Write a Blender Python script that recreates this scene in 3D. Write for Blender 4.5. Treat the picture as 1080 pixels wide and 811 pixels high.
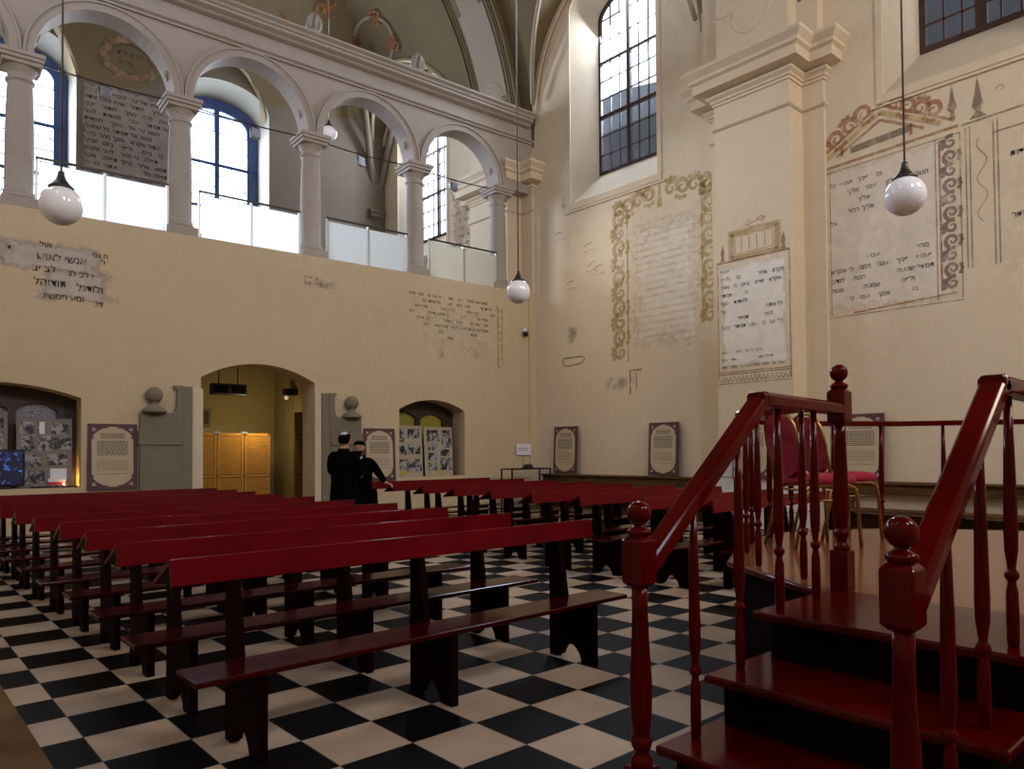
import bpy, bmesh, math, random
from math import sin, cos, pi, sqrt, radians
from mathutils import Vector, Matrix
random.seed(7)
for o in list(bpy.data.objects): bpy.data.objects.remove(o)
scn = bpy.context.scene
COL = scn.collection
# ------------------------------------------------------------------ camera
cam = bpy.data.objects.new('camera', bpy.data.cameras.new('camera')); COL.objects.link(cam)
RR = [(0.74714308, -0.66462745, -0.0068976), (0.01219377, 0.02408203, -0.99963562), (0.66455138, 0.74678672, 0.02609704)]
cr, cd, cf = [Vector(v) for v in RR]
cam.matrix_world = Matrix(((cr.x, -cd.x, -cf.x, 0), (cr.y, -cd.y, -cf.y, 0), (cr.z, -cd.z, -cf.z, 1.438), (0, 0, 0, 1)))
cam.data.sensor_width = 36; cam.data.lens = 774.67 / 1080 * 36
cam.data.shift_x = 0.0011; cam.data.shift_y = 0.0478
cam.data.clip_start = 0.05; cam.data.clip_end = 200
scn.camera = cam
# ------------------------------------------------------------------ light
scn.view_settings.view_transform = 'Standard'; scn.view_settings.look = 'None'
scn.view_settings.gamma = 1; scn.view_settings.use_curve_mapping = False
scn.view_settings.exposure = 1.95
scn.cycles.max_bounces = 8; scn.cycles.diffuse_bounces = 4; scn.cycles.transparent_max_bounces = 12
scn.cycles.sample_clamp_indirect = 4
try: scn.cycles.use_denoising = True
except Exception: pass
W = bpy.data.worlds.new('sky'); scn.world = W; W.use_nodes = True
W.node_tree.nodes['Background'].inputs[0].default_value = (0.80, 0.88, 1.0, 1)
W.node_tree.nodes['Background'].inputs[1].default_value = 1.5
A = -0.0513
UX = Vector((cos(A), sin(A), 0)); UN = Vector((-sin(A), cos(A), 0)); P0 = Vector((1.93, 14.32, 0)); UZ = Vector((0, 0, 1))
def FL(s, t, z): return P0 + UX * s + UN * t + UZ * z
XR = 13.09
def area(name, loc, aim, sx, sy, power, col):
    l = bpy.data.lights.new(name, 'AREA'); l.shape = 'RECTANGLE'; l.size = sx; l.size_y = sy; l.energy = power; l.color = col
    o = bpy.data.objects.new(name, l); COL.objects.link(o); o.location = loc
    d = (Vector(aim) - Vector(loc)).normalized(); o.rotation_euler = d.to_track_quat('-Z', 'Y').to_euler()
    return o
DAY = (0.80, 0.88, 1.0)
WARM = (1.0, 0.74, 0.46)
SKYW = (0.80, 0.88, 1.0)
# daylight at the windows of the gallery end wall and of the right wall
for s in (0.51, 5.56): area('daylight_fill', FL(s, 8.30, 9.5), FL(s, 0, 8.0), 1.9, 3.2, 420, SKYW)
area('daylight_fill', (XR + 1.15, 18.84, 10.6), (5, 15, 7), 1.9, 4.0, 240, SKYW)
area('daylight_fill', (XR + 1.15, 11.4, 11.3), (5, 8, 6), 1.6, 2.6, 170, SKYW)
# daylight from unseen fill lamps added behind the camera; those walls have no windows
area('daylight_fill', (-1.95, 11.1, 10.4), (13, 8, 6), 2.0, 4.0, 60, (0.80, 0.84, 1.0))
area('daylight_fill', (-1.95, 3.7, 10.6), (13, 4, 7), 2.0, 4.0, 40, (0.86, 0.88, 1.0))
area('daylight_fill', (2.5, -5.8, 9.5), (4, 10, 4), 2.4, 4.5, 190, (0.72, 0.78, 1.0))
area('daylight_fill', (9.0, -5.8, 9.0), (8, 10, 2), 2.4, 4.5, 270, (1.0, 0.88, 0.72))

# ------------------------------------------------------------------ materials
def nodes(name):
    m = bpy.data.materials.new(name); m.use_nodes = True
    nt = m.node_tree; return m, nt, nt.nodes['Principled BSDF']
def nn(nt, typ, **kw):
    n = nt.nodes.new(typ)
    for k, v in kw.items():
        if k.startswith('i_'):
            key = k[2:]
            n.inputs[int(key) if key.isdigit() else key.replace('_', ' ')].default_value = v
        else: setattr(n, k, v)
    return n
def lk(nt, a, b): nt.links.new(a, b)
def plain(name, c, rough=0.6, metal=0, noise=0.0, scale=6, coat=0, bump=0, spec=None):
    m, nt, p = nodes(name)
    p.inputs['Roughness'].default_value = rough; p.inputs['Metallic'].default_value = metal
    if coat: p.inputs['Coat Weight'].default_value = coat; p.inputs['Coat Roughness'].default_value = 0.12
    if spec is not None: p.inputs['Specular IOR Level'].default_value = spec
    if noise or bump:
        tc = nn(nt, 'ShaderNodeTexCoord'); nz = nn(nt, 'ShaderNodeTexNoise', i_Scale=scale, i_Detail=5.0)
        lk(nt, tc.outputs['Object'], nz.inputs['Vector'])
        r = nn(nt, 'ShaderNodeValToRGB'); e = r.color_ramp.elements
        e[0].position = 0.3; e[1].position = 0.7
        e[0].color = (*[x * (1 - noise) for x in c], 1); e[1].color = (*[min(1, x * (1 + noise)) for x in c], 1)
        lk(nt, nz.outputs['Fac'], r.inputs['Fac']); lk(nt, r.outputs['Color'], p.inputs['Base Color'])
        if bump:
            b = nn(nt, 'ShaderNodeBump', i_Strength=bump, i_Distance=0.02)
            lk(nt, nz.outputs['Fac'], b.inputs['Height']); lk(nt, b.outputs['Normal'], p.inputs['Normal'])
    else: p.inputs['Base Color'].default_value = (*c, 1)
    return m
def plaster(name, c1, c2, c3):
    """old limewash: two tones drifting in large clouds, small speckle, a few damp stains"""
    m, nt, p = nodes(name); p.inputs['Roughness'].default_value = 0.9; p.inputs['Specular IOR Level'].default_value = 0.15
    g = nn(nt, 'ShaderNodeNewGeometry')
    n1 = nn(nt, 'ShaderNodeTexNoise', i_Scale=0.45, i_Detail=6.0, i_Roughness=0.6); lk(nt, g.outputs['Position'], n1.inputs['Vector'])
    n2 = nn(nt, 'ShaderNodeTexNoise', i_Scale=7.0, i_Detail=6.0, i_Roughness=0.7); lk(nt, g.outputs['Position'], n2.inputs['Vector'])
    n3 = nn(nt, 'ShaderNodeTexNoise', i_Scale=0.9, i_Detail=3.0); lk(nt, g.outputs['Position'], n3.inputs['Vector'])
    r1 = nn(nt, 'ShaderNodeMapRange', i_1=0.35, i_2=0.68); lk(nt, n1.outputs['Fac'], r1.inputs[0])
    mx = nn(nt, 'ShaderNodeMixRGB'); mx.inputs[1].default_value = (*c1, 1); mx.inputs[2].default_value = (*c2, 1)
    lk(nt, r1.outputs[0], mx.inputs[0])
    r3 = nn(nt, 'ShaderNodeMapRange', i_1=0.60, i_2=0.78, i_3=0.0, i_4=0.55); lk(nt, n3.outputs['Fac'], r3.inputs[0])
    m3 = nn(nt, 'ShaderNodeMixRGB'); m3.inputs[2].default_value = (*c3, 1); lk(nt, mx.outputs[0], m3.inputs[1]); lk(nt, r3.outputs[0], m3.inputs[0])
    r2 = nn(nt, 'ShaderNodeMapRange', i_1=0.3, i_2=0.7, i_3=0.95, i_4=1.03); lk(nt, n2.outputs['Fac'], r2.inputs[0])
    mm = nn(nt, 'ShaderNodeMixRGB', blend_type='MULTIPLY'); mm.inputs[0].default_value = 1
    lk(nt, m3.outputs[0], mm.inputs[1]); lk(nt, r2.outputs[0], mm.inputs[2]); lk(nt, mm.outputs[0], p.inputs['Base Color'])
    b = nn(nt, 'ShaderNodeBump', i_Strength=0.06, i_Distance=0.02); lk(nt, n2.outputs['Fac'], b.inputs['Height']); lk(nt, b.outputs['Normal'], p.inputs['Normal'])
    return m
def wood(name, c1, c2, rough=0.35, scale=(1, 12, 12), coat=0.0):
    m, nt, p = nodes(name); p.inputs['Specular IOR Level'].default_value = 0.12; p.inputs['Roughness'].default_value = rough; p.inputs['Coat Weight'].default_value = coat
    p.inputs['Coat Roughness'].default_value = 0.1
    tc = nn(nt, 'ShaderNodeTexCoord'); mp = nn(nt, 'ShaderNodeMapping'); mp.inputs['Scale'].default_value = scale
    lk(nt, tc.outputs['Object'], mp.inputs['Vector'])
    nz = nn(nt, 'ShaderNodeTexNoise', i_Scale=1.6, i_Detail=7.0, i_Distortion=0.6); lk(nt, mp.outputs[0], nz.inputs['Vector'])
    r = nn(nt, 'ShaderNodeValToRGB'); e = r.color_ramp.elements; e[0].position = 0.32; e[1].position = 0.72
    e[0].color = (*c1, 1); e[1].color = (*c2, 1)
    lk(nt, nz.outputs['Fac'], r.inputs['Fac']); lk(nt, r.outputs['Color'], p.inputs['Base Color'])
    return m
M = {}
M['wallL'] = plaster('ochre_plaster', (0.58, 0.46, 0.30), (0.62, 0.495, 0.325), (0.53, 0.42, 0.265))
M['wallR'] = plaster('pale_plaster', (0.66, 0.545, 0.395), (0.70, 0.585, 0.435), (0.61, 0.50, 0.35))
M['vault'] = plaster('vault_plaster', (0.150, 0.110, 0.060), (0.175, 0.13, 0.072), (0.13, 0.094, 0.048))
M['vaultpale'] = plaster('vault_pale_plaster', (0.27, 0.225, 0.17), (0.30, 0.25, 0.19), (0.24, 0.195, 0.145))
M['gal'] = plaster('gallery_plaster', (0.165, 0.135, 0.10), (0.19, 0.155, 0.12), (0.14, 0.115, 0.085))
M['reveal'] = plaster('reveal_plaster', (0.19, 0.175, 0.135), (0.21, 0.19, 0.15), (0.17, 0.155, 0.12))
M['vest'] = plaster('yellow_plaster', (0.32, 0.25, 0.12), (0.36, 0.285, 0.145), (0.25, 0.19, 0.085))
M['stone'] = plaster('arcade_stone', (0.37, 0.32, 0.275), (0.42, 0.37, 0.33), (0.31, 0.265, 0.225))
M['reveal2'] = plaster('pale_reveal_plaster', (0.50, 0.425, 0.32), (0.54, 0.465, 0.35), (0.45, 0.38, 0.28))
M['vaultmid'] = plaster('vault_moulding_plaster', (0.34, 0.275, 0.19), (0.38, 0.31, 0.22), (0.30, 0.24, 0.16))
M['greystone'] = plaster('grey_stone', (0.20, 0.17, 0.125), (0.23, 0.20, 0.15), (0.155, 0.13, 0.085))
M['whitestone'] = plaster('white_painted_stone', (0.60, 0.59, 0.58), (0.66, 0.65, 0.65), (0.52, 0.51, 0.50))
def lacquer(name, c, rough=0.28, spec=0.3):
    m, nt, p = nodes(name)
    tc = nn(nt, 'ShaderNodeTexCoord'); nz = nn(nt, 'ShaderNodeTexNoise', i_Scale=2.2, i_Detail=4.0); lk(nt, tc.outputs['Object'], nz.inputs['Vector'])
    r = nn(nt, 'ShaderNodeValToRGB'); e = r.color_ramp.elements; e[0].position = 0.3; e[1].position = 0.75
    e[0].color = (*[x * 0.62 for x in c], 1); e[1].color = (*[x * 1.25 for x in c], 1); p.inputs['Specular IOR Level'].default_value = spec
    lk(nt, nz.outputs['Fac'], r.inputs['Fac']); lk(nt, r.outputs['Color'], p.inputs['Base Color'])
    r2 = nn(nt, 'ShaderNodeMapRange', i_3=rough * 0.8, i_4=rough * 1.3); lk(nt, nz.outputs['Fac'], r2.inputs[0]); lk(nt, r2.outputs[0], p.inputs['Roughness'])
    return m
M['bench'] = lacquer('red_lacquer', (0.118, 0.0003, 0.0040), 0.20, .13)
M['seat'] = lacquer('dark_seat_lacquer', (0.034, 0.0004, 0.0010), 0.16, .22)
M['benchleg'] = lacquer('shaded_red_lacquer', (0.007, 0.0002, 0.0004), 0.5, .04)  # near-black: the shade on pew legs and ends put into the colour
M['rail'] = lacquer('glossy_mahogany', (0.075, 0.0008, 0.0004), 0.09, .12)
M['step'] = lacquer('stair_mahogany', (0.060, 0.0010, 0.0005), 0.16, .16)
M['riser'] = lacquer('shaded_riser_wood', (0.0035, 0.0006, 0.0005), 0.6, .06)  # near-black: the shade on upright stair faces put into the colour
M['deck'] = None
M['oldwood'] = wood('old_brown_wood', (0.055, 0.028, 0.010), (0.16, 0.085, 0.030), 0.75, (2, 0.6, 14))
M['oak'] = wood('varnished_pine', (0.34, 0.16, 0.03), (0.50, 0.26, 0.06), 0.4, (3, 3, 22))
M['frame'] = plain('dark_window_frame', (0.035, 0.015, 0.010), 0.5, noise=0.3)
M['framebrown'] = plain('brown_window_frame', (0.045, 0.016, 0.008), 0.45, noise=0.3)
M['frameglare'] = plain('glare_tinted_window_frame', (0.035, 0.075, 0.21), 0.5, noise=0.15)  # blue glare around the bright panes put into the frame colour
M['black'] = plain('black_plastic', (0.004, 0.004, 0.005), 0.4)
M['blackcloth'] = plain('black_coat_cloth', (0.0022, 0.002, 0.0024), 0.95, noise=0.3, scale=20, spec=0.02)
M['skin'] = plain('skin', (0.42, 0.22, 0.15), 0.6, noise=0.08)
M['hair'] = plain('dark_brown_hair', (0.006, 0.004, 0.003), 0.9, noise=0.4, scale=40, spec=0.03)
M['kippah'] = plain('pale_blue_cloth', (0.42, 0.48, 0.66), 0.8)
M['shirt'] = plain('pale_shirt', (0.5, 0.55, 0.65), 0.8)
M['white'] = plain('white_paper', (0.78, 0.78, 0.86), 0.7)
M['yellow'] = plain('yellow_note', (0.42, 0.34, 0.01), 0.6)
M['redlabel'] = plain('red_label', (0.55, 0.02, 0.03), 0.6)
M['maroon'] = plain('maroon_board', (0.085, 0.030, 0.036), 0.6, noise=0.12, scale=14)
M['cream'] = plain('cream_parchment', (0.50, 0.41, 0.28), 0.7, noise=0.06, scale=5)
M['ink'] = plain('faded_ink', (0.10, 0.075, 0.05), 0.8)
M['motif'] = plain('pale_motif', (0.50, 0.38, 0.34), 0.7)
M['metal'] = plain('grey_metal', (0.30, 0.30, 0.30), 0.35, 0.9)
M['alu'] = plain('aluminium_post', (0.60, 0.60, 0.57), 0.4, 0.5)
M['darkmetal'] = plain('dark_handrail', (0.04, 0.035, 0.035), 0.4, 0.5)
M['gold'] = plain('brass_tube', (0.30, 0.17, 0.045), 0.3, 0.9, noise=0.1)
M['crimson'] = plain('crimson_velvet', (0.27, 0.002, 0.022), 0.85, noise=0.10, scale=12)
M['boardcream'] = plain('cream_display_board', (0.40, 0.335, 0.245), 0.7, noise=0.05)
M['boardgrey'] = plain('grey_display_board', (0.22, 0.195, 0.165), 0.7, noise=0.05)
M['textink'] = plain('mural_ink', (0.075, 0.065, 0.062), 0.9, noise=0.5, scale=9)
M['textbrown'] = plain('mural_brown_ink', (0.12, 0.085, 0.055), 0.9, noise=0.4, scale=9)
def flaky(name, c, scale, lo, hi):
    m, nt, p = nodes(name); out = nt.nodes['Material Output']; p.inputs['Base Color'].default_value = (*c, 1); p.inputs['Roughness'].default_value = .9; p.inputs['Specular IOR Level'].default_value = .1
    g = nn(nt, 'ShaderNodeNewGeometry'); nz = nn(nt, 'ShaderNodeTexNoise', i_Scale=scale, i_Detail=6.0, i_Roughness=0.7); lk(nt, g.outputs['Position'], nz.inputs['Vector'])
    r = nn(nt, 'ShaderNodeMapRange', i_1=lo, i_2=hi); lk(nt, nz.outputs['Fac'], r.inputs[0])
    t = nn(nt, 'ShaderNodeBsdfTransparent'); mx = nn(nt, 'ShaderNodeMixShader'); lk(nt, r.outputs[0], mx.inputs[0]); lk(nt, t.outputs[0], mx.inputs[1]); lk(nt, p.outputs[0], mx.inputs[2]); lk(nt, mx.outputs[0], out.inputs[0]); return m
M['textink'] = flaky('mural_ink', (0.045, 0.038, 0.038), 11, .36, .50)
M['textbrown'] = flaky('mural_brown_ink', (0.05, 0.034, 0.024), 7, .30, .50)
M['ochre'] = flaky('mural_ochre', (0.50, 0.37, 0.16), 3, .25, .74)
M['ochre2'] = plain('mural_pale_ochre', (0.50, 0.375, 0.20), 0.9, noise=0.25, scale=5)
M['terra'] = flaky('mural_terracotta', (0.42, 0.20, 0.10), 4, .24, .74)
M['rose'] = flaky('mural_dusty_rose', (0.36, 0.20, 0.14), 4, .28, .62)
M['mgrey'] = flaky('mural_grey_line', (0.26, 0.20, 0.15), 4, .25, .62)
M['orange'] = plain('vault_orange_paint', (0.24, 0.085, 0.022), 0.85, noise=0.45, scale=9)
def glass(name, tint, gloss=0.08, rough=0.02):
    m, nt, p = nodes(name); nt.nodes.remove(p); out = nt.nodes['Material Output']
    t = nn(nt, 'ShaderNodeBsdfTransparent'); t.inputs[0].default_value = (*tint, 1)
    g = nn(nt, 'ShaderNodeBsdfGlossy'); g.inputs['Roughness'].default_value = rough
    mx = nn(nt, 'ShaderNodeMixShader'); mx.inputs[0].default_value = gloss
    lk(nt, t.outputs[0], mx.inputs[1]); lk(nt, g.outputs[0], mx.inputs[2]); lk(nt, mx.outputs[0], out.inputs[0]); return m
M['glass'] = glass('window_glass', (0.92, 0.95, 1.0), 0.04)
def frosted(name, tint, clear, dif=0.25):
    m, nt, p = nodes(name); nt.nodes.remove(p); out = nt.nodes['Material Output']
    t = nn(nt, 'ShaderNodeBsdfTransparent'); t.inputs[0].default_value = (*tint, 1)
    tr = nn(nt, 'ShaderNodeBsdfTranslucent'); tr.inputs[0].default_value = (*tint, 1)
    d = nn(nt, 'ShaderNodeBsdfDiffuse'); d.inputs[0].default_value = (*tint, 1)
    a = nn(nt, 'ShaderNodeMixShader'); a.inputs[0].default_value = dif; lk(nt, tr.outputs[0], a.inputs[1]); lk(nt, d.outputs[0], a.inputs[2])
    b = nn(nt, 'ShaderNodeMixShader'); b.inputs[0].default_value = clear; lk(nt, a.outputs[0], b.inputs[1]); lk(nt, t.outputs[0], b.inputs[2])
    lk(nt, b.outputs[0], out.inputs[0]); return m
M['frost'] = frosted('frosted_glass', (0.93, 0.96, 0.97), 0.06)
M['frostdim'] = frosted('dim_frosted_glass', (0.64, 0.63, 0.60), 0.05)  # darker tint stands for the weaker backlight in the third bay
M['frostdimgreen'] = frosted('dim_greenish_frosted_glass', (0.68, 0.64, 0.55), 0.10)  # greenish glass, with the last bay's weaker backlight put into the tint
M['nicheglass'] = plain('textured_grey_glass', (0.20, 0.21, 0.26), 0.25, noise=0.35, scale=30, bump=0.5)
M['nicheyellow'] = plain('textured_yellow_glass', (0.33, 0.29, 0.045), 0.3, noise=0.12, scale=25, bump=0.3)
mg, ntg, pg = nodes('opal_glass'); pg.inputs['Base Color'].default_value = (0.93, 0.93, 0.97, 1); pg.inputs['Subsurface Weight'].default_value = 0.0; pg.inputs['Roughness'].default_value = 0.07
pg.inputs['Coat Weight'].default_value = 0.5; M['opal'] = mg
# checkered floor
m, nt, p = nodes('checkered_tiles')
g = nn(nt, 'ShaderNodeNewGeometry'); mp = nn(nt, 'ShaderNodeMapping'); mp.inputs['Scale'].default_value = (2.5, 2.5, 0)
mp.inputs['Location'].default_value = (-4.2009, -7.719, 0.5)
lk(nt, g.outputs['Position'], mp.inputs['Vector'])
ck = nn(nt, 'ShaderNodeTexChecker', i_Scale=1.0); lk(nt, mp.outputs[0], ck.inputs['Vector'])
nz = nn(nt, 'ShaderNodeTexNoise', i_Scale=2.0, i_Detail=8.0, i_Roughness=0.65); lk(nt, g.outputs['Position'], nz.inputs['Vector'])
fl = nn(nt, 'ShaderNodeVectorMath', operation='FLOOR'); lk(nt, mp.outputs[0], fl.inputs[0])
wn = nn(nt, 'ShaderNodeTexWhiteNoise'); lk(nt, fl.outputs[0], wn.inputs['Vector'])
r1 = nn(nt, 'ShaderNodeValToRGB'); e = r1.color_ramp.elements; e[0].position = 0.3; e[1].position = 0.75; e[0].color = (0.36, 0.265, 0.185, 1); e[1].color = (0.46, 0.35, 0.25, 1)
lk(nt, nz.outputs['Fac'], r1.inputs['Fac'])
mv = nn(nt, 'ShaderNodeMixRGB', blend_type='MULTIPLY'); mv.inputs[0].default_value = 1
rv = nn(nt, 'ShaderNodeMapRange', i_3=0.88, i_4=1.06); lk(nt, wn.outputs['Value'], rv.inputs[0]); lk(nt, r1.outputs[0], mv.inputs[1]); lk(nt, rv.outputs[0], mv.inputs[2])
r2 = nn(nt, 'ShaderNodeValToRGB'); e = r2.color_ramp.elements; e[0].color = (0.002, 0.0018, 0.0016, 1); e[1].color = (0.005, 0.0045, 0.004, 1); lk(nt, nz.outputs['Fac'], r2.inputs['Fac'])
mc = nn(nt, 'ShaderNodeMixRGB'); lk(nt, ck.outputs['Fac'], mc.inputs[0]); lk(nt, mv.outputs[0], mc.inputs[1]); lk(nt, r2.outputs[0], mc.inputs[2])
fr = nn(nt, 'ShaderNodeVectorMath', operation='FRACTION'); lk(nt, mp.outputs[0], fr.inputs[0])
sx = nn(nt, 'ShaderNodeSeparateXYZ'); lk(nt, fr.outputs[0], sx.inputs[0])
def near(o):
    a = nn(nt, 'ShaderNodeMath', operation='SUBTRACT'); a.inputs[1].default_value = 0.5; lk(nt, o, a.inputs[0])
    b = nn(nt, 'ShaderNodeMath', operation='ABSOLUTE'); lk(nt, a.outputs[0], b.inputs[0])
    c = nn(nt, 'ShaderNodeMath', operation='GREATER_THAN'); c.inputs[1].default_value = 0.494; lk(nt, b.outputs[0], c.inputs[0]); return c.outputs[0]
gm = nn(nt, 'ShaderNodeMath', operation='MAXIMUM'); lk(nt, near(sx.outputs[0]), gm.inputs[0]); lk(nt, near(sx.outputs[1]), gm.inputs[1])
mgx = nn(nt, 'ShaderNodeMixRGB'); mgx.inputs[2].default_value = (0.10, 0.085, 0.065, 1); lk(nt, gm.outputs[0], mgx.inputs[0]); lk(nt, mc.outputs[0], mgx.inputs[1])
lk(nt, mgx.outputs[0], p.inputs['Base Color']); p.inputs['Roughness'].default_value = 0.5; p.inputs['Specular IOR Level'].default_value = 0.05
M['tiles'] = m
# platform planks
m, nt, p = nodes('platform_planks'); g = nn(nt, 'ShaderNodeNewGeometry'); mp = nn(nt, 'ShaderNodeMapping')
mp.inputs['Rotation'].default_value = (0, 0, radians(42)); lk(nt, g.outputs['Position'], mp.inputs['Vector'])
br = nn(nt, 'ShaderNodeTexBrick', i_Scale=1.0, i_5=0.006); br.offset = 0.37
br.inputs['Color1'].default_value = (0.155, 0.045, 0.018, 1); br.inputs['Color2'].default_value = (0.20, 0.062, 0.026, 1); br.inputs['Mortar'].default_value = (0.03, 0.01, 0.006, 1)
br.inputs['Brick Width'].default_value = 2.6; br.inputs['Row Height'].default_value = 0.62; br.inputs['Mortar Size'].default_value = 0.006
lk(nt, mp.outputs[0], br.inputs['Vector'])
mp2 = nn(nt, 'ShaderNodeMapping'); mp2.inputs['Scale'].default_value = (1, 14, 1); lk(nt, mp.outputs[0], mp2.inputs['Vector'])
nz = nn(nt, 'ShaderNodeTexNoise', i_Scale=2.0, i_Detail=5.0); lk(nt, mp2.outputs[0], nz.inputs['Vector'])
rr = nn(nt, 'ShaderNodeMapRange', i_1=0.3, i_2=0.7, i_3=0.75, i_4=1.2); lk(nt, nz.outputs['Fac'], rr.inputs[0])
mm = nn(nt, 'ShaderNodeMixRGB', blend_type='MULTIPLY'); mm.inputs[0].default_value = 1; lk(nt, br.outputs['Color'], mm.inputs[1]); lk(nt, rr.outputs[0], mm.inputs[2])
lk(nt, mm.outputs[0], p.inputs['Base Color']); p.inputs['Roughness'].default_value = 0.16
M['deck'] = m
# black and white photographs
m, nt, p = nodes('black_and_white_photo'); g = nn(nt, 'ShaderNodeNewGeometry')
nz = nn(nt, 'ShaderNodeTexNoise', i_Scale=9.0, i_Detail=3.0, i_Distortion=0.8); lk(nt, g.outputs['Position'], nz.inputs['Vector'])
r = nn(nt, 'ShaderNodeValToRGB'); e = r.color_ramp.elements; e[0].position = 0.44; e[1].position = 0.58; e[0].color = (0.008, 0.008, 0.009, 1); e[1].color = (0.34, 0.33, 0.34, 1)
lk(nt, nz.outputs['Fac'], r.inputs['Fac']); lk(nt, r.outputs[0], p.inputs['Base Color']); p.inputs['Roughness'].default_value = 0.5
M['photo'] = m
# glowing blue monitor picture
m, nt, p = nodes('blue_screen_picture'); g = nn(nt, 'ShaderNodeNewGeometry')
nz = nn(nt, 'ShaderNodeTexNoise', i_Scale=8.0, i_Detail=4.0, i_Distortion=1.5); lk(nt, g.outputs['Position'], nz.inputs['Vector'])
r = nn(nt, 'ShaderNodeValToRGB'); e = r.color_ramp.elements; e[0].position = 0.56; e[1].position = 0.74; e[0].color = (0.0006, 0.001, 0.010, 1); e[1].color = (0.05, 0.14, 0.50, 1)
lk(nt, nz.outputs['Fac'], r.inputs['Fac']); lk(nt, r.outputs[0], p.inputs['Emission Color']); p.inputs['Emission Strength'].default_value = 0.4
p.inputs['Base Color'].default_value = (0.01, 0.01, 0.02, 1); M['screen'] = m
m, nt, p = nodes('candle_flame'); p.inputs['Emission Color'].default_value = (1, 0.5, 0.12, 1); p.inputs['Emission Strength'].default_value = 6; M['flame'] = m
m, nt, p = nodes('bulb'); p.inputs['Emission Color'].default_value = (1, 0.85, 0.6, 1); p.inputs['Emission Strength'].default_value = 0.06; M['bulb'] = m
def patch_mat(name, c, stripe=None, soft=0.10, amount=1.0):
    """painted patch whose edge crumbles away: pigment where the mask holds, bare wall elsewhere"""
    m, nt, p = nodes(name); out = nt.nodes['Material Output']; p.inputs['Roughness'].default_value = 0.9
    tc = nn(nt, 'ShaderNodeTexCoord'); g = nn(nt, 'ShaderNodeNewGeometry'); s = nn(nt, 'ShaderNodeSeparateXYZ'); lk(nt, tc.outputs['UV'], s.inputs[0])
    def edge(o):
        a = nn(nt, 'ShaderNodeMath', operation='SUBTRACT'); a.inputs[1].default_value = 0.5; lk(nt, o, a.inputs[0])
        b = nn(nt, 'ShaderNodeMath', operation='ABSOLUTE'); lk(nt, a.outputs[0], b.inputs[0])
        c_ = nn(nt, 'ShaderNodeMath', operation='SUBTRACT'); c_.inputs[0].default_value = 0.5; lk(nt, b.outputs[0], c_.inputs[1]); return c_.outputs[0]
    mn = nn(nt, 'ShaderNodeMath', operation='MINIMUM'); lk(nt, edge(s.outputs[0]), mn.inputs[0]); lk(nt, edge(s.outputs[1]), mn.inputs[1])
    nz = nn(nt, 'ShaderNodeTexNoise', i_Scale=2.6, i_Detail=8.0, i_Roughness=0.65); lk(nt, g.outputs['Position'], nz.inputs['Vector'])
    rn = nn(nt, 'ShaderNodeMapRange', i_1=0.3, i_2=0.7, i_3=-soft * 2.4, i_4=0.0); lk(nt, nz.outputs['Fac'], rn.inputs[0])
    ad = nn(nt, 'ShaderNodeMath', operation='ADD'); lk(nt, mn.outputs[0], ad.inputs[0]); lk(nt, rn.outputs[0], ad.inputs[1])
    mk = nn(nt, 'ShaderNodeMapRange', i_1=0.0, i_2=soft * 1.6, i_3=0.0, i_4=amount); lk(nt, ad.outputs[0], mk.inputs[0]); mk.clamp = True
    fac = mk.outputs[0]
    nz2 = nn(nt, 'ShaderNodeTexNoise', i_Scale=5.0, i_Detail=8.0, i_Roughness=0.7); lk(nt, g.outputs['Position'], nz2.inputs['Vector'])
    r = nn(nt, 'ShaderNodeMapRange', i_1=0.3, i_2=0.7, i_3=0.86, i_4=1.08); lk(nt, nz2.outputs['Fac'], r.inputs[0])
    base = nn(nt, 'ShaderNodeMixRGB'); base.inputs[1].default_value = (*c, 1); base.inputs[2].default_value = (*(stripe or c), 1); base.inputs[0].default_value = 0
    if stripe:
        mul = nn(nt, 'ShaderNodeMath', operation='MULTIPLY'); mul.inputs[1].default_value = 24 * 2 * pi; lk(nt, s.outputs[1], mul.inputs[0])
        sn = nn(nt, 'ShaderNodeMath', operation='SINE'); lk(nt, mul.outputs[0], sn.inputs[0])
        mp = nn(nt, 'ShaderNodeMapping'); mp.inputs['Scale'].default_value = (8, 30, 1); lk(nt, tc.outputs['UV'], mp.inputs['Vector'])
        n3 = nn(nt, 'ShaderNodeTexNoise', i_Scale=1.0, i_Detail=4.0); lk(nt, mp.outputs[0], n3.inputs['Vector'])
        r3 = nn(nt, 'ShaderNodeMapRange', i_1=0.35, i_2=0.62); lk(nt, n3.outputs['Fac'], r3.inputs[0])
        m2 = nn(nt, 'ShaderNodeMath', operation='MULTIPLY'); lk(nt, sn.outputs[0], m2.inputs[0]); lk(nt, r3.outputs[0], m2.inputs[1]); m2.use_clamp = True
        lk(nt, m2.outputs[0], base.inputs[0])
    mul2 = nn(nt, 'ShaderNodeMixRGB', blend_type='MULTIPLY'); mul2.inputs[0].default_value = 1; lk(nt, base.outputs[0], mul2.inputs[1]); lk(nt, r.outputs[0], mul2.inputs[2])
    lk(nt, mul2.outputs[0], p.inputs['Base Color'])
    tr = nn(nt, 'ShaderNodeBsdfTransparent'); mx = nn(nt, 'ShaderNodeMixShader')
    lk(nt, fac, mx.inputs[0]); lk(nt, tr.outputs[0], mx.inputs[1]); lk(nt, p.outputs[0], mx.inputs[2]); lk(nt, mx.outputs[0], out.inputs[0]); return m
M['patchlilac'] = patch_mat('lilac_plaster_patch', (0.52, 0.44, 0.38), soft=0.09)
M['patchwhite'] = patch_mat('whitewash_patch', (0.84, 0.77, 0.68), soft=0.03, amount=.9)
M['patchbig'] = patch_mat('pale_mural_ground', (0.84, 0.745, 0.63), soft=0.03, amount=0.8)
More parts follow.
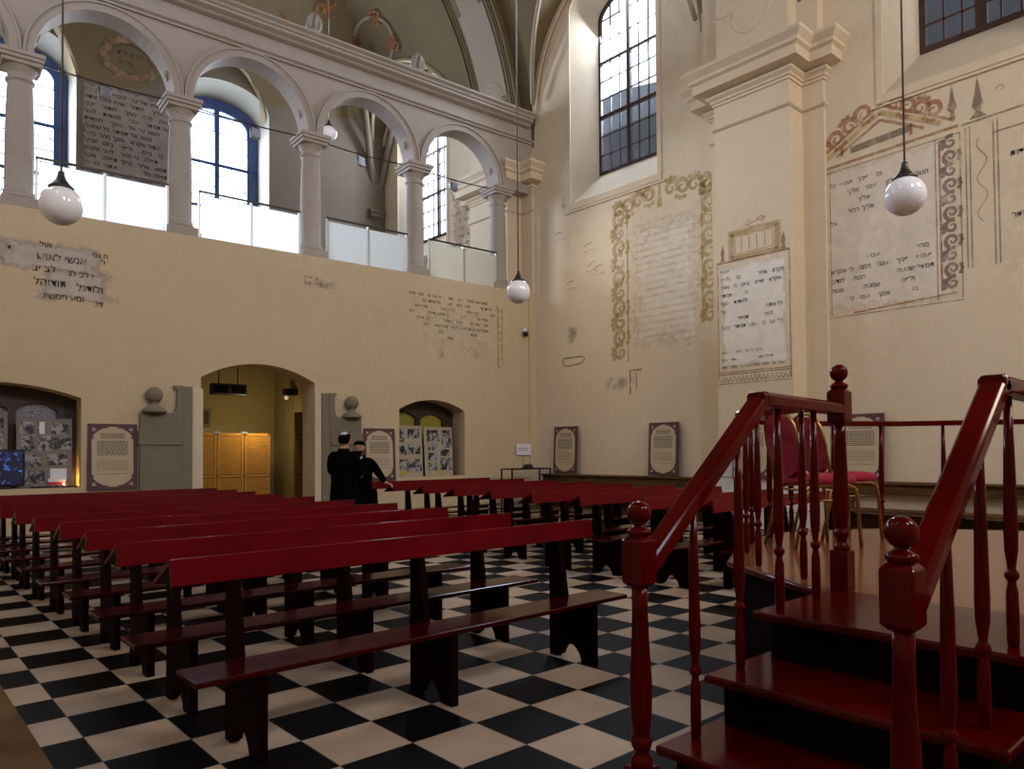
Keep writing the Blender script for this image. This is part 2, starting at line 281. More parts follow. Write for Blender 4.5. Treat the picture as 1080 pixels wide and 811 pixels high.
M['patchfaint'] = patch_mat('faint_mural_ground', (0.78, 0.68, 0.54), soft=0.16, amount=0.35)
M['patchstripe'] = patch_mat('faded_ochre_text_ground', (0.83, 0.73, 0.60), stripe=(0.62, 0.48, 0.31), soft=0.07, amount=0.8)
M['patchgrey'] = patch_mat('grey_smudge', (0.40, 0.36, 0.32), soft=0.22, amount=0.7)
M['patchbrown'] = patch_mat('brown_mural_ground', (0.30, 0.25, 0.215), soft=0.02, amount=0.9)
M['patchstain'] = patch_mat('rust_stain', (0.36, 0.19, 0.09), soft=0.25, amount=0.5)
M['patchpink'] = patch_mat('pink_mural_ground', (0.55, 0.40, 0.31), soft=0.12, amount=0.8)

# ------------------------------------------------------------------ mesh helpers
class MB:
    def __init__(s): s.v = []; s.f = []; s.sm = []
    def add(s, vs, fs, smooth=False):
        n = len(s.v); s.v += [Vector(v) for v in vs]
        for f in fs: s.f.append([i + n for i in f]); s.sm.append(smooth)
        return s
    def box(s, a, b, M4=None):
        (x0, y0, z0), (x1, y1, z1) = a, b
        vs = [Vector(p) for p in ((x0, y0, z0), (x1, y0, z0), (x1, y1, z0), (x0, y1, z0), (x0, y0, z1), (x1, y0, z1), (x1, y1, z1), (x0, y1, z1))]
        if M4: vs = [M4 @ v for v in vs]
        return s.add(vs, [(0, 3, 2, 1), (4, 5, 6, 7), (0, 1, 5, 4), (1, 2, 6, 5), (2, 3, 7, 6), (3, 0, 4, 7)])
    def fbox(s, F, a, b):
        """box in a frame function F(u, v, w)"""
        (x0, y0, z0), (x1, y1, z1) = a, b
        vs = [F(*p) for p in ((x0, y0, z0), (x1, y0, z0), (x1, y1, z0), (x0, y1, z0), (x0, y0, z1), (x1, y0, z1), (x1, y1, z1), (x0, y1, z1))]
        return s.add(vs, [(0, 3, 2, 1), (4, 5, 6, 7), (0, 1, 5, 4), (1, 2, 6, 5), (2, 3, 7, 6), (3, 0, 4, 7)])
    def lathe(s, prof, o=(0, 0, 0), n=16, axis=None, sx=1, sy=1):
        o = Vector(o); q = Vector(axis).normalized().to_track_quat('Z', 'Y').to_matrix() if axis else Matrix.Identity(3)
        vs = []
        for r, z in prof:
            for k in range(n):
                a = 2 * pi * (k + .5) / n; vs.append(o + q @ Vector((r * cos(a) * sx, r * sin(a) * sy, z)))
        fs = [(i * n + k, i * n + (k + 1) % n, (i + 1) * n + (k + 1) % n, (i + 1) * n + k) for i in range(len(prof) - 1) for k in range(n)]
        s.add(vs, fs, n > 8)
        m = len(prof); base = len(s.v) - m * n
        s.f.append([base + k for k in range(n)][::-1]); s.sm.append(False)
        s.f.append([base + (m - 1) * n + k for k in range(n)]); s.sm.append(False); return s
    def ball(s, c, r, n=16, m=10, sc=(1, 1, 1)):
        prof = [(max(1e-4, r * sin(pi * i / m)), -r * cos(pi * i / m)) for i in range(m + 1)]
        k0 = len(s.v); s.lathe(prof, (0, 0, 0), n)
        for i in range(k0, len(s.v)): v = s.v[i]; s.v[i] = Vector((v.x * sc[0] + c[0], v.y * sc[1] + c[1], v.z * sc[2] + c[2]))
        return s
    def tube(s, pts, r, n=8, cap=True, rs=None):
        pts = [Vector(p) for p in pts]; vs = []; up = None
        for i, p in enumerate(pts):
            d = (pts[min(i + 1, len(pts) - 1)] - pts[max(i - 1, 0)]).normalized()
            if up is None: up = Vector((0, 0, 1)) if abs(d.z) < .9 else Vector((1, 0, 0))
            a = d.cross(up).normalized(); b = a.cross(d).normalized(); up = b
            rr = rs[i] if rs else r
            for k in range(n): t = 2 * pi * k / n; vs.append(p + a * rr * cos(t) + b * rr * sin(t))
        fs = [(i * n + k, i * n + (k + 1) % n, (i + 1) * n + (k + 1) % n, (i + 1) * n + k) for i in range(len(pts) - 1) for k in range(n)]
        if cap: fs += [tuple(range(n))[::-1], tuple((len(pts) - 1) * n + k for k in range(n))]
        return s.add(vs, fs, n > 5)
    def ribbon(s, F, pts, w, h=0.0):
        """flat painted stroke on a frame surface; pts in (u, v); w width or list"""
        P = [Vector((p[0], p[1])) for p in pts]; vs = []
        for i, p in enumerate(P):
            d = (P[min(i + 1, len(P) - 1)] - P[max(i - 1, 0)]); d = d.normalized() if d.length else Vector((1, 0)); q = Vector((-d.y, d.x))
            ww = w[i] if isinstance(w, (list, tuple)) else w
            for sg in (1, -1): c = p + q * ww * .5 * sg; vs.append(F(c.x, c.y, h))
        return s.add(vs, [(2 * i, 2 * i + 1, 2 * i + 3, 2 * i + 2) for i in range(len(P) - 1)])
    def sweep(s, prof, F, u0, u1, close=True):
        """profile [(d, z)] swept between u0 and u1 on frame F(u, z, d)"""
        vs = [F(u0, z, d) for d, z in prof] + [F(u1, z, d) for d, z in prof]; n = len(prof)
        fs = [(i, (i + 1) % n, n + (i + 1) % n, n + i) for i in range(n)] + [tuple(range(n))[::-1], tuple(range(n, 2 * n))]
        return s.add(vs, fs)
    def build(s, name, mat, parent=None, bevel=0, kind=None, origin=None):
        me = bpy.data.meshes.new(name); o0 = Vector(origin) if origin is not None else Vector((0, 0, 0))
        me.from_pydata([v - o0 for v in s.v], [], s.f); me.materials.append(mat)
        me.polygons.foreach_set('use_smooth', s.sm); me.update()
        bm = bmesh.new(); bm.from_mesh(me); bmesh.ops.recalc_face_normals(bm, faces=bm.faces); bm.to_mesh(me); bm.free()
        o = bpy.data.objects.new(name, me); COL.objects.link(o); o.location = o0
        if parent: o.parent = parent
        if bevel:
            b = o.modifiers.new('bevel', 'BEVEL'); b.width = bevel; b.segments = 2; b.limit_method = 'ANGLE'
        if kind: o['kind'] = kind
        return o
def tag(o, label, cat, group=None):
    o['label'] = label; o['category'] = cat
    if group: o['group'] = group
    return o
def empty(name, loc, label=None, cat=None, group=None, rz=0):
    o = bpy.data.objects.new(name, None); COL.objects.link(o); o.location = loc; o.rotation_euler = (0, 0, rz); o.empty_display_size = .1
    if label: tag(o, label, cat, group)
    return o
def dup(root, loc=None, rz=None, label=None, group=None):
    def cp(o, par):
        c = o.copy(); COL.objects.link(c)
        if par: c.parent = par
        for ch in o.children: cp(ch, c)
        return c
    r = cp(root, None)
    if loc is not None: r.location = loc
    if rz is not None: r.rotation_euler = (0, 0, rz)
    if label: r['label'] = label
    if group: r['group'] = group
    return r
def plate(F, outer, holes, d0, d1):
    """solid plate with holes: outline in (u, v), spanning depth d0..d1 of F(u, v, d)"""
    cu = bpy.data.curves.new('c', 'CURVE'); cu.dimensions = '2D'; cu.fill_mode = 'BOTH'
    for ring in [outer] + holes:
        sp = cu.splines.new('POLY'); sp.points.add(len(ring) - 1); sp.use_cyclic_u = True
        for i, (u, v) in enumerate(ring): sp.points[i].co = (u, v, 0, 1)
    cu.extrude = 0.5
    ob = bpy.data.objects.new('c', cu); COL.objects.link(ob)
    me = bpy.data.meshes.new_from_object(ob.evaluated_get(bpy.context.evaluated_depsgraph_get()))
    bpy.data.objects.remove(ob); bpy.data.curves.remove(cu)
    mb = MB(); mb.add([F(v.co.x, v.co.y, d0 + (d1 - d0) * (v.co.z + .5)) for v in me.vertices], [tuple(p_.vertices) for p_ in me.polygons])
    bpy.data.meshes.remove(me); return mb
def arch(uc, hw, v0, vs, rise, n=20, closed_bottom=True):
    pts = [(uc - hw, v0), (uc + hw, v0)]
    for i in range(n + 1):
        a = pi * i / n; pts.append((uc + hw * cos(a), vs + rise * sin(a)))
    return pts
def seg_arch(u0, u1, v0, vs, rise, n=16):
    c = (u1 - u0) / 2; R = (c * c + rise * rise) / (2 * rise); uc = (u0 + u1) / 2; th = math.asin(min(1, c / R))
    return [(u0, v0), (u1, v0)] + [(uc + R * sin(th - 2 * th * i / n), vs + rise - R + R * cos(th - 2 * th * i / n)) for i in range(n + 1)]
FW = lambda s, z, t: FL(s, t, z)                    # left wall frame (u=s, v=z, d=t)
FE = lambda s, z, t: FL(s, 7.2 + t, z)              # gallery end wall
FRW = lambda y, z, d: Vector((XR + d, y, z))        # right wall frame, d>0 behind the face
FP = lambda y, z, d: Vector((12.5 - d, y, z))       # front of the right wall pilaster
def reveal(F, face, glass_, depth):
    n = len(face); vs = [F(u, v, 0) for u, v in face] + [F(u, v, depth) for u, v in glass_]
    return MB().add(vs, [(i, (i + 1) % n, n + (i + 1) % n, n + i) for i in range(n)])

# ------------------------------------------------------------------ structure
MB().box((-2.2, -6, -0.2), (13.6, 18, 0)).build('floor', M['tiles'], kind='structure')
# lower left wall with door passage and two window niches, carrying the arcade
door_hole = seg_arch(2.89, 5.15, -0.3, 2.90, 0.32)
nicheA = seg_arch(-1.55, 0.93, 0.90, 2.42, 0.22); nicheB = seg_arch(7.15, 8.94, 0.90, 2.43, 0.24)
plate(FW, [(-4.3, -0.3), (11.4, -0.3), (11.4, 5.55), (-4.3, 5.55)], [door_hole, nicheA, nicheB], 0, 0.62).build('wall_left', M['wallL'], kind='structure')
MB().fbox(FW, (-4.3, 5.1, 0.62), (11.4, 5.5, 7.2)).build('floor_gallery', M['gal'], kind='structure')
# arcade screen above the parapet
cs = [-2.50, 0.03, 2.57, 5.18, 7.73, 10.2]
SPR = 8.16
outline = [(-4.3, 9.98), (-4.3, SPR)]
def halfarch(c0, c1, r=1.10):
    m_ = (c0 + c1) / 2; R_ = (c1 - c0) / 2 - 0.17
    return [(m_ - R_ * cos(pi * i / 24), SPR + R_ * sin(pi * i / 24)) for i in range(25)]
for i in range(len(cs) - 1): outline += halfarch(cs[i], cs[i + 1])
outline += [(10.37, SPR), (11.4, SPR), (11.4, 9.98)]
plate(FW, outline, [], 0.07, 0.50).build('wall_arcade', M['stone'], kind='structure')
mbA = MB()
for i in range(len(cs) - 1):
    m_ = (cs[i] + cs[i + 1]) / 2; R_ = (cs[i + 1] - cs[i]) / 2 - 0.17
    for (ra, rb, dd) in ((R_, R_ + 0.13, 0.045), (R_ + 0.13, R_ + 0.165, 0.075)):
        vs = []; N = 28
        for k in range(N + 1):
            a = pi * k / N
            for rr, d in ((ra, 0.071), (ra, 0.07 - dd), (rb, 0.07 - dd), (rb, 0.071)): vs.append(FW(m_ - rr * cos(a), SPR + rr * sin(a), d))
        mbA.add(vs, [(4 * k + j, 4 * k + (j + 1) % 4, 4 * k + 4 + (j + 1) % 4, 4 * k + 4 + j) for k in range(N) for j in range(4)])
    # carved rosettes on the soffit near the springing
    for sg in (-1, 1):
        a = radians(22); c = FW(m_ + sg * (R_ - 0.008) * cos(a), SPR + R_ * sin(a), 0.285)
        axis = -(UX * sg * cos(a) + UZ * sin(a))
        mbA.lathe([(0.085, 0), (0.085, 0.012), (0.07, 0.02), (0.055, 0.012), (0.03, 0.03), (0.001, 0.034)], c, 14, axis)
mbA.build('trim_arcade_mouldings', M['stone'], kind='structure')
mb = MB()
mb.sweep([(0.06, 9.46), (0.02, 9.46), (0.02, 9.50), (-0.03, 9.53), (-0.03, 9.56), (0.06, 9.58)], FW, -4.3, 11.25)
mb.build('trim_string_course', M['stone'], kind='structure')
mb = MB()
mb.sweep([(0.06, 9.86), (-0.03, 9.88), (-0.06, 9.93), (-0.16, 9.97), (-0.16, 10.02), (-0.20, 10.04), (-0.20, 10.08), (-0.27, 10.12), (-0.27, 10.16), (0.5, 10.18), (0.5, 9.9)], FW, -4.3, 11.05)
for k in range(140):
    s = -4.2 + k * 0.108
    mb.fbox(FW, (s, 9.89, -0.062), (s + 0.07, 9.925, -0.02))
mb.build('trim_cornice', M['stone'], kind='structure')
# gallery end wall
gh = [arch(0.51, 1.31, 7.6, 11.55, 0.75), arch(5.56, 1.31, 7.6, 11.55, 0.75)]
gg = [arch(0.51, 1.20, 7.8, 11.3, 0.72), arch(5.56, 1.20, 7.8, 11.3, 0.72)]
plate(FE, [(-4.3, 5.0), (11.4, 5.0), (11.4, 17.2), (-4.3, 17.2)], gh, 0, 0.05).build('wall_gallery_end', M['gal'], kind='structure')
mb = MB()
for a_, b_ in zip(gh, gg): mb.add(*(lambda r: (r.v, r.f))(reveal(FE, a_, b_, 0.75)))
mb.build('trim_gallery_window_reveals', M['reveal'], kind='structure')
# right wall
WY = [3.72, 11.1, 18.84]
rh = [arch(y, 1.31, 7.55, 12.3, 0.7) for y in WY]; rg = [arch(y, 0.92, 8.33, 12.15, 0.55) for y in WY]
plate(FRW, [(-6.2, -0.1), (21.9, -0.1), (21.9, 17), (-6.2, 17)], rh, 0, 0.05).build('wall_right', M['wallR'], kind='structure')
mb = MB()
for a_, b_ in zip(rh, rg): mb.add(*(lambda r: (r.v, r.f))(reveal(FRW, a_, b_, 0.68)))
mb.build('trim_right_window_reveals', M['reveal2'], kind='structure')
# flat raised surrounds and sill lines of the right wall windows
mb = MB()
for y in WY:
    o_ = arch(y, 1.42, 7.40, 12.3, 0.82); h_ = arch(y, 1.31, 7.55, 12.3, 0.7)
    q = plate(FRW, o_, [h_], -0.02, 0.0); mb.add(q.v, q.f)
    mb.fbox(FRW, (y - 1.50, 7.33, -0.035), (y + 1.50, 7.352, 0))
mb.build('trim_window_surrounds', M['wallR'], kind='structure')
# walls behind the camera
MB().box((-2.3, -6, -0.1), (-2.1, 21.9, 17)).build('wall_near_left', M['wallR'], kind='structure')
MB().box((-2.2, -6.2, -0.1), (13.2, -6, 17)).build('wall_near', M['wallR'], kind='structure')
# vault: barrel along y, hipped at the gallery end, with lunettes over every window
XC, RV = 5.5, 7.59
def zvault(x, y):
    zb = 9.4 + sqrt(max(0, RV ** 2 - (x - XC) ** 2)); ze = 9.4 + sqrt(max(0, RV ** 2 - max(0, y - (21.6 - RV)) ** 2))
    z = min(zb, ze)
    for yc in WY + [-3.6]:
        d = abs(y - yc) / 2.6
        if d < 1: z = max(z, 10.2 + 3.1 * sqrt(1 - d * d))
    for xx in (2.4, 7.5):
        d = abs(x - xx) / 1.9
        if d < 1: z = max(z, 10 + 2.9 * sqrt(1 - d * d))
    return z
xs = [XC - RV * cos(pi * i / 150) for i in range(151)]; ys = [-6.1 + 28.05 * i / 300 for i in range(301)]
vs = [(x, y, zvault(x, y)) for y in ys for x in xs]
mb = MB().add(vs, [(j * 151 + i, j * 151 + i + 1, (j + 1) * 151 + i + 1, (j + 1) * 151 + i) for j in range(300) for i in range(150)], False)
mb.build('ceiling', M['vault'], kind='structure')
def band(y0, y1, r0, r1, a0=2, a1=178, n=60):
    b = MB(); vs = []
    for k in range(n + 1):
        a = radians(a0 + (a1 - a0) * k / n)
        for rr, yy in ((r0, y0), (r1, y0), (r1, y1), (r0, y1)): vs.append((XC + rr * cos(a), yy, 9.4 + rr * sin(a)))
    b.add(vs, [(4 * k + j, 4 * k + (j + 1) % 4, 4 * k + 4 + (j + 1) % 4, 4 * k + 4 + j) for k in range(n) for j in range(4)])
    b.f += [[len(b.v) - 4 + q for q in range(4)], [3, 2, 1, 0]]; b.sm += [False, False]; return b
mbr = MB(); mbp = MB()
for yc in (14.9, 7.2):
    b = band(yc - .82, yc + .82, RV - .16, RV + .3); mbr.add(b.v, b.f)
    for sg in (-1, 1):
        for off, th in ((.82, .07), (.70, .035), (.62, .03)):
            b = band(yc + sg * off - th / 2, yc + sg * off + th / 2, RV - .16 - th * .9, RV - .1); mbr.add(b.v, b.f)
    for a0, a1, hw in ((12, 30, .50), (30, 33, .36), (36, 58, .50), (62, 85, .50)):
        b = band(yc - hw, yc + hw, RV - .185, RV - .1, a0, a1, 12); mbp.add(b.v, b.f)
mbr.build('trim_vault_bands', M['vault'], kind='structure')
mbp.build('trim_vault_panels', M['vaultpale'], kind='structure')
# moulded edges of the lunettes on the right wall
mb = MB()
for yc in WY:
    for off, r_ in ((0.0, 0.045), (0.10, 0.03)):
        mb.tube([(XR - .03 - off * .3, yc + (2.58 - off) * cos(pi * i / 40), 10.2 + (3.08 - off) * sin(pi * i / 40)) for i in range(41)], r_, 6)
mb.build('trim_lunette_mouldings', M['wallR'], kind='structure')
# ribs falling to the corner of the gallery
mb = MB()
for (dx, dy) in ((0, 2.4), (2.6, 0), (1.8, 1.8)):
    pts = []
    for i in range(14):
        k = i / 13; x, y = 12.95 - dx * k, 21.35 - dy * k; pts.append((x, y, max(9.4, min(zvault(x, y), 9.4 + 4.2 * sin(k * pi / 2)) - .05)))
    mb.tube(pts, .11, 8)
mb.lathe([(0.05, -0.55), (0.14, -0.35), (0.2, -0.2), (0.34, -0.1), (0.34, 0), (0.4, 0.05), (0.4, 0.14)], (12.75, 21.1, 9.35), 4)
mb.build('trim_gallery_corner_ribs', M['gal'], kind='structure')
# pilasters (responds) of the right wall
def ent(mb, yc, hwf, z0, prof, side=True):
    """entablature profile [(out, z)] wrapped round the front and layer of a pilaster"""
    path = [(XR + .02, yc - 1.17), (XR - .09, yc - 1.17), (XR - .09, yc - hwf), (12.5, yc - hwf), (12.5, yc + hwf), (XR - .09, yc + hwf), (XR - .09, yc + 1.17), (XR + .02, yc + 1.17)]
    nx = []
    for i in range(len(path)):
        d0 = Vector(path[i]) - Vector(path[i - 1]) if i else None; d1 = Vector(path[i + 1]) - Vector(path[i]) if i < len(path) - 1 else None
        n0 = Vector((-d0.y, d0.x)).normalized() if d0 else None; n1 = Vector((-d1.y, d1.x)).normalized() if d1 else None
        if n0 is None: nn_ = n1
        elif n1 is None: nn_ = n0
        else: nn_ = n0 + n1 if abs(n0.dot(n1)) < .5 else n0
        nx.append(nn_)
    vs = []
    for (px, py), n_ in zip(path, nx):
        for out, z in prof: vs.append((px + n_.x * out, py + n_.y * out, z0 + z))
    m_ = len(prof)
    mb.add(vs, [(i * m_ + j, i * m_ + j + 1, (i + 1) * m_ + j + 1, (i + 1) * m_ + j) for i in range(len(path) - 1) for j in range(m_ - 1)])
def respond(yc, hwf, name, plinth):
    mb = MB()
    mb.box((12.5, yc - hwf, 0), (XR + .02, yc + hwf, 8.62)); mb.box((XR - .09, yc - 1.17, 0), (XR + .02, yc + 1.17, 8.62))
    mb.box((12.55, yc - hwf + .03, 8.6), (XR + .02, yc + hwf - .03, 9.9))
    ent(mb, yc, hwf, 7.68, [(0, 0), (.02, .0), (.055, .03), (.055, .07), (.02, .09), (0, .10)])
    ent(mb, yc, hwf, 8.17, [(0, 0), (.03, .0), (.03, .05), (.06, .06), (.06, .10), (.12, .15), (.12, .19), (.05, .21), (.30, .25), (.30, .42), (.36, .46), (.36, .52), (.45, .62), (.45, .68), (0, .72)])
    o = mb.build(name, M['wallR'], kind='structure')
    if plinth:
        pb = MB(); z = 0.0
        for h, w in ((.34, .10), (.30, .085), (.30, .07), (.28, .06)):
            pb.box((12.5 - w, yc - hwf - w, z), (XR, yc + hwf + w, z + h - .012)); z += h
        pb.build('trim_white_stone_plinth', M['whitestone'], bevel=.012, kind='structure')
respond(7.2, .77, 'trim_pilaster', True); respond(14.9, .77, 'trim_pilaster_corner', False)
# scroll moulding above the capital of the pilaster
mb = MB()
pts = [(-.78, .95), (-.40, .95), (-.40, .85)] + [(-.40 + .40 - .40 * cos(pi * i / 16), .85 - .42 * sin(pi * i / 16)) for i in range(17)] + [(.40, .98), (.78, .98)]
mb.tube([(12.62 - .05 * 1, 7.2 - u, 8.98 + v) for u, v in pts], .035, 6)
mb.box((12.58, 6.45, 8.8), (13.09, 7.95, 10.6)); mb.box((12.86, 6.05, 8.8), (13.09, 8.45, 11.2))
mb.build('trim_capital_scroll', M['wallR'], kind='structure')
# quoin line where the two walls meet and the small pilaster strip in the corner
MB().fbox(FW, (10.95, 0, -0.05), (11.30, 5.56, 0.02)).build('trim_corner_strip', M['wallL'], kind='structure')

# ------------------------------------------------------------------ windows
def window(name, F, uc, hw, v0, vs, rise, trans, cols, rows, mat, fine=0.012, heavy=0.05, outer=0.07, fd=0.0, glassmat='glass', latch=False):
    root = empty(name, F(uc, v0, 0)); root['kind'] = 'structure'
    o_ = arch(uc, hw, v0, vs, rise, 24); i_ = arch(uc, hw - outer, v0 + outer, vs, rise - outer, 24)
    def top(u): d = min(1, abs(u - uc) / hw); return vs + rise * sqrt(max(0, 1 - d * d))
    q = plate(F, o_, [i_], -0.04, 0.04)
    q.fbox(F, (uc - heavy * .7, v0, -.045), (uc + heavy * .7, vs + rise - .01, .045))
    for z in trans: q.fbox(F, (uc - hw, z - heavy / 2, -.04), (uc + hw, z + heavy / 2, .04))
    q.build('window_frame', mat, root).matrix_parent_inverse = Matrix.Translation(-root.location)
    g = MB()
    for k in range(1, cols):
        for sg in (-1, 1):
            u = uc + sg * (hw - outer) * k / cols; g.fbox(F, (u - fine / 2, v0, -.02), (u + fine / 2, top(u) - .01, .02))
    edges = [v0] + list(trans) + [vs + rise]
    for a_, b_ in zip(edges[:-1], edges[1:]):
        for k in range(1, rows):
            z = a_ + (b_ - a_) * k / rows
            w_ = hw if z < vs else hw * sqrt(max(0, 1 - ((z - vs) / rise) ** 2))
            g.fbox(F, (uc - w_, z - fine / 2, -.02), (uc + w_, z + fine / 2, .02))
    g.build('glazing_bars', mat, root).matrix_parent_inverse = Matrix.Translation(-root.location)
    r_ = arch(uc, hw - .02, v0 + .02, vs, rise - .02, 24)
    p_ = plate(F, r_, [], -.004, .004); o = p_.build('window_pane', M[glassmat], root); o.matrix_parent_inverse = Matrix.Translation(-root.location)
    return root
FGW = lambda s, z, t: FL(s, 7.95 + t, z)
FGR = lambda y, z, d: Vector((XR + .68 + d, y, z))
window('window_1', FGW, 0.51, 1.22, 7.6, 11.25, .78, (8.75, 10.05), 1, 4, M['frameglare'], .034, .10, .33)
window('window_2', FGW, 5.56, 1.22, 7.6, 11.25, .78, (8.75, 10.05), 1, 4, M['frameglare'], .034, .10, .33)
window('window_3', FGR, 18.84, .94, 8.31, 12.15, .57, (9.75, 11.1), 3, 3, M['frame'], .022, .07)
window('window_4', FGR, 11.1, .94, 8.31, 12.15, .57, (9.75, 11.1), 3, 3, M['frame'], .022, .075)
window('window_5', FGR, 3.72, .94, 8.31, 12.15, .57, (9.75, 11.1), 3, 3, M['framebrown'], .03, .12, .10)
# roofs of the neighbouring house seen through the right wall windows
mb = MB()
mb.box((20, -2, 0), (26, 9.5, 22))
mb.box((20, 9.5, 0), (26, 24, 12.9)); mb.add([(20, 9.5, 12.9), (26, 9.5, 12.9), (26, 24, 12.9), (20, 24, 12.9), (22.5, 18.5, 15.8), (22.5, 23, 15.8)], [(0, 3, 5, 4), (1, 4, 5, 2), (0, 4, 1), (3, 2, 5), (0, 1, 2, 3)])
tag(mb.build('neighbouring_house', plain('grey_render', (0.012, 0.012, 0.013), .9, noise=.2, scale=1)), 'grey rendered neighbouring house seen through the tall windows', 'building')

# ------------------------------------------------------------------ arcade columns
def P(o, root): o.matrix_parent_inverse = Matrix.Translation(-root.location); return o
col_lab = {1: 'stone column at the far left of the gallery arcade, beside the leftmost globe lamp', 2: 'stone column between the two bright arched gallery windows', 3: 'stone column right of the second bright gallery window', 4: 'stone column left of the narrow fourth arch of the gallery', 5: 'last stone column of the arcade beside the corner pilaster'}
c0 = None
for i, s in enumerate(cs):
    if i == 0: continue
    if c0 is None:
        c0 = empty('stone_column', FL(s, .285, 5.55), col_lab[i], 'column', 'columns of the gallery arcade', A)
        MB().box((-.27, -.27, 0), (.27, .27, .17)).build('plinth', M['stone'], c0, bevel=.015)
        MB().lathe([(.255, .17), (.265, .20), (.255, .235), (.225, .25), (.235, .27), (.225, .295), (.212, .31), (.214, .9), (.205, 1.6), (.185, 2.12), (.185, 2.16), (.215, 2.17), (.215, 2.20), (.185, 2.21)], n=28).build('shaft', M['stone'], c0)
        MB().lathe([(.185, 2.20), (.185, 2.30), (.205, 2.31), (.21, 2.33), (.25, 2.38), (.26, 2.40)], n=28).box((-.28, -.28, 2.40), (.28, .28, 2.47)).box((-.31, -.31, 2.47), (.31, .31, 2.535)).box((-.33, -.33, 2.535), (.33, .33, 2.61)).build('capital', M['stone'], c0, bevel=.012)
    else: dup(c0, FL(s, .285, 5.55), label=col_lab[i])
# finials on the cornice
fl_lab = {3: 'carved stone flame finial on the cornice above the third column', 4: 'carved stone flame finial on the cornice above the fourth column', 5: 'ribbed stone shell finial at the right end of the cornice'}
f0 = None
for i in (3, 4):
    if f0 is None:
        f0 = empty('stone_finial', FL(cs[i], .1, 10.18), fl_lab[i], 'finial', 'finials on the gallery cornice')
        MB().lathe([(.13, 0), (.15, .04), (.10, .08), (.07, .12), (.14, .17), (.17, .21)], n=14).build('foot', M['stone'], f0)
        mb = MB()
        for k in range(7):
            a = 2 * pi * k / 7
            mb.tube([(.10 * cos(a), .10 * sin(a), .20), (.18 * cos(a), .18 * sin(a), .34), (.15 * cos(a + .3), .15 * sin(a + .3), .50), (.03 * cos(a + .6), .03 * sin(a + .6), .68)], .05, 6, rs=[.05, .075, .06, .012])
        mb.lathe([(.1, .18), (.16, .34), (.10, .52), (.01, .70)], n=10).build('flame', M['stone'], f0); f0.scale = (.72, .72, .88)
    else: dup(f0, FL(cs[i], .1, 10.18), label=fl_lab[i])
fe = empty('stone_finial', FL(10.05, .15, 10.18), fl_lab[5], 'finial')
mb = MB()
for k in range(11):
    a = pi * (k + .5) / 11
    mb.tube([(0, 0, .05), (.16 * cos(a), 0, .05 + .30 * sin(a)), (.27 * cos(a), -.02, .05 + .58 * sin(a))], .05, 6, rs=[.04, .06, .045])
mb.build('shell', M['stone'], fe); fe.rotation_euler = (0, 0, A)
MB().box((-.28, -.12, 0), (.28, .16, .07)).build('foot', M['stone'], fe, bevel=.01)

# ------------------------------------------------------------------ frosted balustrades
bays = [(0, -2.25, -.35, 'left edge bay'), (1, .26, 2.31, ''), (2, 2.88, 4.86, ''), (3, 5.47, 7.42, ''), (4, 8.02, 10.0, '')]
blab = ['', 'bright frosted glass balustrade in the first full arch from the left', 'bright frosted glass balustrade below the second arched gallery window', 'dim-tinted frosted glass balustrade in the third arch of the gallery', 'dim-tinted greenish frosted glass balustrade in the last arch beside the corner']
for i, s0, s1, _ in bays:
    if i == 0: continue
    r = empty('glass_balustrade', FL((s0 + s1) / 2, .1, 5.55), blab[i], 'balustrade', 'glass balustrades of the gallery', A)
    h = (s1 - s0) / 2
    MB().box((-h - .02, -.025, .89), (h + .02, .025, .92)).build('handrail', M['darkmetal'], r)
    for a_, b_ in ((-h + .03, -.015), (.015, h - .03)): MB().box((a_, -.006, .03), (b_, .006, .83)).build('glass_panel', M[['frost', 'frost', 'frost', 'frostdim', 'frostdimgreen'][i]], r)
    for x in (-h, 0, h): MB().box((x - .02, .008, 0), (x + .02, .035, .89)).build('post', M['alu'], r)

# ------------------------------------------------------------------ hanging globe lamps
def globe(name, loc, r, label, group, ztop):
    g = empty(name, loc, label, 'lamp', group)
    MB().ball((0, 0, 0), r, 32, 20).build('glass_globe', M['opal'], g)
    k = r / .15
    MB().lathe([(.085 * k, .125 * k), (.088 * k, .14 * k), (.06 * k, .165 * k), (.035 * k, .20 * k), (.024 * k, .235 * k), (.022 * k, .26 * k), (.006, .27 * k)], n=20).build('lamp_cap', M['darkmetal'], g)
    MB().tube([(0, 0, .26 * k), (0, 0, ztop - loc[2])], .008, 6).build('cord', M['metal'], g)
    return g
globe('globe_pendant_lamp', (6.0, 2.16, 3.39), .150, 'white globe pendant lamp before the large mural at the right', 'hanging globe lamps', zvault(6.0, 2.16))
globe('globe_pendant_lamp', (6.23, 6.84, 3.475), .150, 'white globe pendant lamp hanging in front of the room corner', 'hanging globe lamps', zvault(6.23, 6.84) - .1)
globe('globe_pendant_lamp', (1.15, 6.49, 3.365), .150, 'white globe pendant lamp at the far left over the pews', 'hanging globe lamps', zvault(1.15, 6.49) - .1)
gl = FL(6.16, 1.5, 8.93)
globe('globe_pendant_lamp', gl, .18, 'small globe pendant lamp inside the gallery behind the third arch', 'hanging globe lamps', zvault(gl.x, gl.y) - .05)

